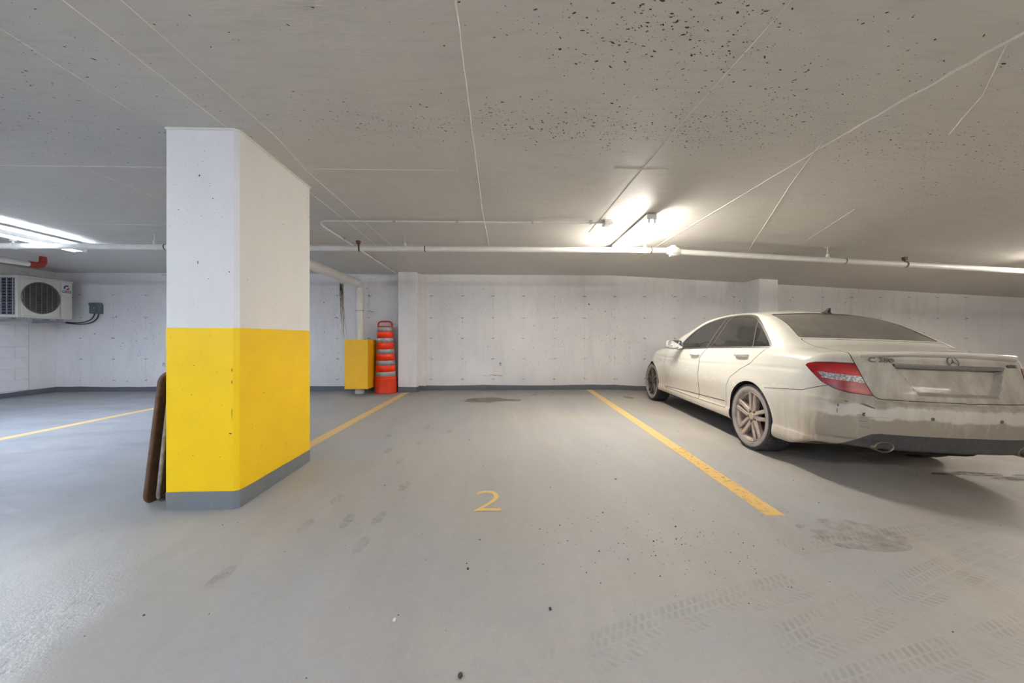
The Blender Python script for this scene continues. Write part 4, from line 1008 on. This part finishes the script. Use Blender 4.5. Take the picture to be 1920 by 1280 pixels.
cpart('windscreen', car_mesh('windscreen', ['windscreen'], SIDEG))
F0 = car_F
def surf(axis, a, b, start, stop, n=3000):      # first hit of the body along an axis
    q = np.linspace(start, stop, n); o = np.full(n, 1.0)
    v = F0(*( (a*o, q, b*o) if axis == 'y' else (q, a*o, b*o) )); i = np.argmax(v < 0); return q[i]
for s_ in (-1, 1):
    fd = cpart('door', car_mesh('door', ['door_front'], PAINT, s_)); rd_ = cpart('door', car_mesh('door', ['door_rear'], PAINT, s_))
    cpart('window_glass', car_mesh('window_glass', ['glass_front'], SIDEG, s_, .004), fd); cpart('window_glass', car_mesh('window_glass', ['glass_rear'], SIDEG, s_, .004), rd_)
    cpart('quarter_glass', car_mesh('quarter_glass', ['glass_quarter'], SIDEG, s_, .004), rd_)
    cpart('window_divider', car_mesh('window_divider', ['divider'], BLACK, s_), rd_)
    cpart('window_trim', car_mesh('window_trim', ['window_trim'], TRIMG, s_), label='dull grey window trim')
    cpart('pillar_trim', car_mesh('pillar_trim', ['pillar_trim'], BLACK, s_)); cpart('pillar_edge', car_mesh('pillar_edge', ['chrome_edge', 'chrome_edge2'], CHROME, s_))
    cpart('rub_strip', car_mesh('rub_strip', ['rub_strip'], BLACK, s_, -.001), car)
    tl = cpart('tail_light', car_mesh('tail_light', ['tail_light'], REDL, s_, -.002), label='red tail light'); cpart('reversing_lens', car_mesh('reversing_lens', ['rev_lens'], CLEARL, s_, -.002), tl)
    cpart('headlight', car_mesh('headlight', ['headlight'], CLEARL, s_))
    # wheel housings and arch lips
    for wy in (AR[0], FRT[0]):
        mb = MB(); n = 40; aa = np.linspace(-.45, PI+.45, n); vs = []
        for a in aa:
            yv, zv = wy+.345*math.cos(a), .325+.345*math.sin(a)
            xo = surf('x', yv, max(zv, .21), .99, .5) if zv > .19 else .84
            vs += [(s_*(xo-.002), yv, zv), (s_*(xo-.022), wy+.338*math.cos(a), .325+.338*math.sin(a)), (s_*(xo-.035), wy+.352*math.cos(a), .325+.352*math.sin(a)), (s_*.52, wy+.352*math.cos(a), .325+.352*math.sin(a)), (s_*.52, wy, .2)]
        fs = []
        for i in range(n-1):
            for j in range(4): fs.append((5*i+j, 5*i+j+1, 5*i+5+j+1, 5*i+5+j))
        mb.add(vs, fs, True); mb.build('wheel_housing', GAP_SHADE, car)
    # handles
    for (hy, hz, par) in ((2.235, .868, fd), (1.235, .918, rd_)):
        xh = s_*surf('x', hy, hz, .99, .5)
        mb = MB(); mb.tube([(xh-s_*.004, hy+.105, hz-.006), (xh+s_*.026, hy+.09, hz-.002), (xh+s_*.036, hy+.03, hz+.001), (xh+s_*.036, hy-.05, hz+.004), (xh+s_*.026, hy-.09, hz+.005), (xh-s_*.004, hy-.108, hz+.006)], [.012, .014, .015, .015, .014, .012], 10)
        mb.build('door_handle', PAINT, par)
        mb = MB(); P = [(xh+s_*.003, hy+.075*math.cos(q), hz-.014+.020*math.sin(q)) for q in np.linspace(0, 2*PI, 21)[:-1]]; mb.add(P, [tuple(range(20))]); mb.build('handle_recess_shade', simple('shaded door recess', srgb(170, 164, 148), .5) if 'shaded door recess' not in bpy.data.materials else bpy.data.materials['shaded door recess'], par)  # flat patch tinted darker for the shade behind the handle
    # mirror
    mx, my, mz = s_*.955, 2.70, .985
    mb = MB(); n = 20
    prof_ = [(-.045, .96), (-.02, 1.0), (.02, .99), (.06, .85), (.09, .55), (.10, .2)]
    vs = []
    for dy, k in prof_:
        for j in range(n):
            q = 2*PI*j/n; c_, sn = math.cos(q), math.sin(q); vs.append((mx+.105*k*abs(c_)**.55*(1 if c_ > 0 else -1), my+dy+.015*c_*s_, mz+.068*k*abs(sn)**.6*(1 if sn > 0 else -1)))
    fs = [(i*n+j, i*n+(j+1) % n, (i+1)*n+(j+1) % n, (i+1)*n+j) for i in range(len(prof_)-1) for j in range(n)]
    mb.add(vs, fs, True); mb.add([vs[-n+j] for j in range(n)], [tuple(range(n))])
    mb.tube([(s_*.80, my+.05, mz-.055), (s_*.87, my+.04, mz-.06), (s_*.93, my+.03, mz-.04)], [.026, .020, .022], 10)
    mir = mb.build('door_mirror', PAINT, car)
    P = [(mx+.098*abs(math.cos(q))**.55*(1 if math.cos(q) > 0 else -1), my-.041+.015*math.cos(q)*s_, mz+.062*abs(math.sin(q))**.6*(1 if math.sin(q) > 0 else -1)) for q in np.linspace(0, 2*PI, 25)[:-1]]
    MB().add(P, [tuple(range(24))]).build('mirror_glass', simple('mirror silver', (.8, .82, .83), .04, 1.0, 0) if 'mirror silver' not in bpy.data.materials else bpy.data.materials['mirror silver'], mir)
    # exhaust tip
    ex = s_*.50; ey = .045; ez = .326
    Mx = Matrix.Translation((ex, ey+.0, ez)) @ Matrix.Rotation(-PI/2, 4, 'X')
    mb = MB().lathe([(.062, .34), (.069, .10), (.070, .01), (.067, 0), (.060, .003), (.058, .02), (.057, .30)], 28, Mx, True, False, 1, .56)
    mb.build('exhaust_tip', simple('dull exhaust steel', srgb(150, 138, 122), .35, .8, .2, 40) if 'dull exhaust steel' not in bpy.data.materials else bpy.data.materials['dull exhaust steel'], car)
    MB().lathe([(.0565, .05), (.0555, .30), (0, .30)], 24, Mx, True, False, 1, .54).build('exhaust_bore', GAP_SHADE, car)  # lining coloured near black for the shade inside the tip
# trunk lid fittings
sv = []; k = 26; LX = .575
for i in range(k+1):
    x = -LX+2*LX*i/k; e = min(1, (LX-abs(x))/.10+.08); yb = surf('y', x, .985-.02*(x/LX)**2, -.3, .6); zt = 1.013-.022*(x/LX)**2
    sv += [(x, yb+.001, zt-.028), (x, yb-.034*e, zt-.010), (x, yb-.052*e, zt+.006*e), (x, yb-.044*e, zt+.018*e), (x, yb+.07, zt+.012-.002*(1-e))]
mb = MB().add(sv, [(5*i+j, 5*i+5+j, 5*i+6+j, 5*i+1+j) for i in range(k) for j in range(4)], True)
mb.add(sv[:5], [(0, 1, 2, 3, 4)]); mb.add(sv[-5:], [(4, 3, 2, 1, 0)]); mb.build('lip_spoiler', PAINT, lid)
mb = MB(); sv = []
for i in range(17):
    x = -.39+.78*i/16; yb = surf('y', x, .935, -.3, .6)
    sv += [(x, yb+.01, .932), (x, yb-.010, .930), (x, yb-.014, .920), (x, yb-.008, .902), (x, yb+.03, .898)]
mb.add(sv, [(5*i+j, 5*i+5+j, 5*i+6+j, 5*i+1+j) for i in range(16) for j in range(4)]); mb.add(sv[:5], [(0, 1, 2, 3, 4)]); mb.add(sv[-5:], [(4, 3, 2, 1, 0)])
mb.build('plate_light_bar', simple('grey metal bar', srgb(134, 132, 132), .4, .4, .12, 30), lid)
def face(x, z, tilt=.32, off=.002):       # frame on the rear face: text x -> +x, y -> up, normal -> rearward
    y = surf('y', x, z, -.3, .6); e = .02; sx = (surf('y', x+e, z, -.3, .6, 2000)-surf('y', x-e, z, -.3, .6, 2000))/(2*e); sz = (surf('y', x, z+e, -.3, .6, 2000)-surf('y', x, z-e, -.3, .6, 2000))/(2*e)
    X_ = Vector((1, sx, 0)).normalized(); Z_ = Vector((sx, -1, sz)).normalized(); Y_ = Z_.cross(X_); Z_ = X_.cross(Y_)
    m = Matrix(((X_.x, Y_.x, Z_.x, x), (X_.y, Y_.y, Z_.y, y), (X_.z, Y_.z, Z_.z, z), (0, 0, 0, 1))); return m @ Matrix.Translation((0, 0, off))
text_mesh('C 350', .046, BADGE, 'badge_lettering', lid, .002, face(-.462, .950, off=.006), 1.36, 0, .0016)
text_mesh('4MATIC', .030, BADGE, 'badge_lettering', lid, .0015, face(.478, .935, off=.004), 1.1, .2, .0012)
Ms = face(0, .955, off=.004); mb = MB()
mb.lathe([(.0385, -.003), (.042, 0), (.0385, .003), (.0350, 0)], 36, Ms, True, True)
for a in range(3):
    q = PI/2+a*2*PI/3; d_ = Vector((math.cos(q), math.sin(q), 0)); n_ = Vector((-d_.y, d_.x, 0))
    vs = [Ms @ (d_*.037), Ms @ (n_*.0062-d_*.003), Ms @ (-n_*.0062-d_*.003), Ms @ Vector((0, 0, .005))]; mb.add(vs, [(0, 1, 3), (0, 3, 2), (1, 2, 3)])
mb.build('star_emblem', BADGE, lid)
for x in (-.62, -.235, .235, .62):
    y = surf('y', x, .552, -.3, .6); Mx = Matrix.Translation((x, y+.002, .552)) @ Matrix.Rotation(PI/2+.0, 4, 'X')
    MB().lathe([(.0125, 0), (.0125, .005), (.010, .0055), (.0095, .004), (0, .004)], 18, Mx).build('parking_sensor', BADGE, car)
# scuffs on the left rear corner
sc_ = MB()
for x, z, a, b, t in ((-.60, .615, .045, .007, -.35), (-.635, .545, .03, .002, 0), (-.60, .535, .05, .0015, 0), (-.63, .502, .03, .0016, 0), (-.62, .462, .035, .0016, -.1), (-.74, .60, .006, .010, 0), (-.70, .635, .010, .006, 0), (-.745, .56, .003, .02, 0), (-.52, .54, .04, .001, 0)):
    Mf = face(x, z, off=.0012); n = 12
    vs = [Mf @ Vector((a*math.cos(q)*math.cos(t)-b*math.sin(q)*math.sin(t), a*math.cos(q)*math.sin(t)+b*math.sin(q)*math.cos(t), 0)) for q in np.linspace(0, 2*PI, n+1)[:-1]]
    sc_.add(vs, [tuple(range(n))])
sc_.build('paint_scuff', simple('bare scuffed plastic', srgb(96, 92, 88), .7), car)
# antenna fin
mb = MB(); ay, az = 1.24, float(f_G(1.24))-.004; vs = []
P = [(0, .10, 0, .004), (0, .05, .020, .010), (0, .0, .034, .010), (0, -.028, .058, .006), (0, -.050, .060, .004), (0, -.036, .020, .016), (0, -.06, 0, .014)]
L_ = [( -w_, ay+y_, az+z_) for _, y_, z_, w_ in P]; R_ = [(w_, ay+y_, az+z_) for _, y_, z_, w_ in P]; n = len(P)
mb.add(L_+R_, [tuple(range(n)), tuple(reversed(range(n, 2*n)))]+[(i, i+n, (i+1) % n+n, (i+1) % n) for i in range(n)]); mb.build('roof_antenna', BLACK, car)
# cabin: seats, wheel, floor
SEAT = simple('dark grey seat cloth', srgb(72, 70, 68), .8)
mb = MB().box(-.70, .70, .75, 3.35, .30, .34); mb.box(-.72, .72, .62, 1.05, .34, .98); mb.rbox(-.70, .70, 3.0, 3.35, .55, .93, .05, 2); mb.build('cabin_lining', SEAT, car)
for sx in (-.37, .37):
    for yy, bk in ((2.15, .0), (1.22, -.03)):
        mb = MB().rbox(sx-.25, sx+.25, yy, yy+.5, .34, .56, .05, 2)
        Mt = Matrix.Translation((sx, yy+.02, .50)) @ Matrix.Rotation(.34, 4, 'X'); mb.rbox(-.24, .24, -.06, .07, 0, .60, .05, 2, Mt); mb.rbox(-.13, .13, -.045, .05, .62, .79, .04, 2, Mt)
        for q in (-.06, .06): mb.tube([Mt @ Vector((q, 0, .58)), Mt @ Vector((q, 0, .66))], .007, 6)
        mb.build('seat', SEAT, car)
Mt = Matrix.Translation((-.37, 2.86, .86)) @ Matrix.Rotation(PI/2-.35, 4, 'X')
mb = MB().tube([Mt @ Vector((.185*math.cos(q), .185*math.sin(q), 0)) for q in np.linspace(0, 2*PI, 29)[:-1]], .014, 8, close=True); mb.lathe([(0, .02), (.07, .01), (.07, -.02), (0, -.03)], 18, Mt)
for q in (0, PI, -PI/2): mb.tube([Mt @ Vector((.05*math.cos(q), .05*math.sin(q), 0)), Mt @ Vector((.18*math.cos(q), .18*math.sin(q), 0))], .014, 6)
mb.build('steering_wheel', BLACK, car)
# underside masses
mb = MB().rbox(-.48, .48, .28, .62, .20, .42, .06, 2).rbox(-.55, .55, 1.35, 3.3, .17, .24, .03, 1).rbox(-.5, .5, .62, 1.42, .24, .38, .05, 1); mb.tube([(-.70, 1.03, .30), (.70, 1.03, .30)], .03, 8); mb.tube([(-.70, 3.79, .30), (.70, 3.79, .30)], .03, 8)
mb.build('chassis', UNDER, car)
# wheels
def ring_rot(mb, vs, fs, n):
    for k in range(n): R = Matrix.Rotation(2*PI*k/n, 4, 'X'); mb.add([R @ Vector(v) for v in vs], fs)
TW = .112
tyre_prof = [(.232, -TW+.028), (.238, -TW+.012), (.262, -TW-.002), (.290, -TW), (.303, -TW+.006), (.309, -TW+.018), (.3115, -TW+.04), (.3115, TW-.04), (.309, TW-.018), (.303, TW-.006), (.290, TW), (.262, TW+.002), (.238, TW-.012), (.232, TW-.028)]
RX = Matrix.Rotation(PI/2, 4, 'Y')
tyre_me = MB().lathe(tyre_prof, 72, RX, True, True).mesh('tyre', TYRE)
tb = MB(); NB = 64
for k in range(NB):
    for j, (a0, a1, sk) in enumerate(((-.106, -.068, .012), (-.062, -.026, -.008), (-.020, .020, .006), (.026, .062, .008), (.068, .106, -.012))):
        q0 = 2*PI*(k+.5*(j % 2))/NB; dq = 2*PI/NB*.80
        r0, vs = .309 if j in (1, 2, 3) else .304, []
        for r_ in (r0, .3205):
            for (xx, qq) in ((a0, 0), (a1, 0), (a1, dq), (a0, dq)):
                q = q0+qq+sk*(xx-a0)/(a1-a0)*4*(1 if True else 0); e = -.0035 if (r_ > .315 and j in (0, 4) and abs(xx) > .1) else 0
                vs.append((xx, (r_+e)*math.cos(q), (r_+e)*math.sin(q)))
        tb.add(vs, [(4, 5, 6, 7), (0, 1, 5, 4), (1, 2, 6, 5), (2, 3, 7, 6), (3, 0, 4, 7)])
    # shoulder ribs
    q0 = 2*PI*k/NB
    for s_ in (-1, 1):
        vs = []
        for (xx, r_) in ((s_*.1075, .3165), (s_*.1145, .2975)):
            for qq in (0, 2*PI/NB*.45): vs.append((xx, r_*math.cos(q0+qq), r_*math.sin(q0+qq)))
        for (xx, r_) in ((s_*.100, .3165), (s_*.108, .2975)):
            for qq in (0, 2*PI/NB*.45): vs.append((xx, r_*math.cos(q0+qq), r_*math.sin(q0+qq)))
        tb.add(vs, [(0, 1, 3, 2), (0, 4, 5, 1), (2, 3, 7, 6), (0, 2, 6, 4), (1, 5, 7, 3)])
tread_me = tb.mesh('tread_block', TYRE)
def wheel_meshes(rm):
    barrel = MB().lathe([(.241, -TW+.004), (.247, -TW+.012), (.240, -TW+.018), (.224, -TW+.024), (.222, -TW+.05), (.215, 0), (.215, TW-.03), (.240, TW-.01), (.243, TW-.004)], 64, RX).mesh('rim', rm)
    sp_ = MB()
    # one twin spoke pointing up (+z) on the outer face (-x side)
    for s_ in (-1, 1):
        a = [(s_*.007, .040), (s_*.042, .066), (s_*.055, .234), (s_*.026, .234)]
        xo = [-TW+.024, -TW+.026, -TW+.009, -TW+.009]
        top = [(xo[i], a[i][0]*(.96 if i in (1, 2) else 1), a[i][1]) for i in range(4)]
        out = [(xo[i]+.008, a[i][0]+s_*(.004 if i in (1, 2) else -.004), a[i][1]) for i in range(4)]
        back = [(xo[i]+.045, a[i][0], a[i][1]) for i in range(4)]
        q = [(0, 1, 2, 3), (0, 4, 5, 1), (1, 5, 6, 2), (2, 6, 7, 3), (3, 7, 4, 0), (4, 8, 9, 5), (5, 9, 10, 6), (6, 10, 11, 7), (7, 11, 8, 4)]
        sp_.add(top+out+back, q if s_ < 0 else [tuple(reversed(f)) for f in q])
    spoke = sp_.mesh('spoke', rm)
    hub = MB().lathe([(0, -TW+.018), (.033, -TW+.018), (.036, -TW+.022), (.038, -TW+.034), (.072, -TW+.036), (.078, -TW+.046), (.074, -TW+.08), (0, -TW+.08)], 40, RX)
    hubm = hub.mesh('hub', rm)
    bolt = MB()
    bolt.lathe([(0, -.004), (.009, -.004), (.010, .004), (.010, .02)], 6, RX)
    return barrel, spoke, hubm, bolt.mesh('wheel_bolt', BLACK)
back_me = MB().lathe([(.165, .0), (.165, -.012), (.08, -.014), (.08, 0)], 48, RX).mesh('brake_disc', DISC)
shade_me = MB().lathe([(.214, .03), (0, .03)], 40, RX).mesh('spoke_shade', GAP_SHADE)  # near-black disc across the wheel for the shade behind the spokes
WM = {'r': wheel_meshes(RIM), 'f': wheel_meshes(RIMF)}
for wy, kd, rot in ((AR[0], 'r', .08), (FRT[0], 'f', -.1)):
    for s_ in (-1, 1):
        wh = bpy.data.objects.new('wheel', None); C.objects.link(wh); wh.parent = car
        tilt = 0 if s_ < 0 else PI
        wh.matrix_local = Matrix.Translation((s_*.762, wy, .320)) @ Matrix.Rotation(tilt, 4, 'Z') @ Matrix.Rotation(rot*1.0, 4, 'X')
        ba, spk, hu, bo = WM[kd]
        cpart('tyre', tyre_me, wh); cpart('rim', ba, wh); cpart('hub', hu, wh); cpart('brake_disc', back_me, wh); cpart('spoke_shade', shade_me, wh)
        t_ = cpart('tread_block', tread_me, wh); t_['kind'] = 'stuff'
        for k in range(5):
            o = cpart('spoke', spk, wh); o.matrix_local = Matrix.Rotation(2*PI*k/5, 4, 'X')
            o = cpart('wheel_bolt', bo, wh); q = 2*PI*(k+.5)/5; o.matrix_local = Matrix.Translation((-TW+.034, .056*math.sin(q), .056*math.cos(q)))
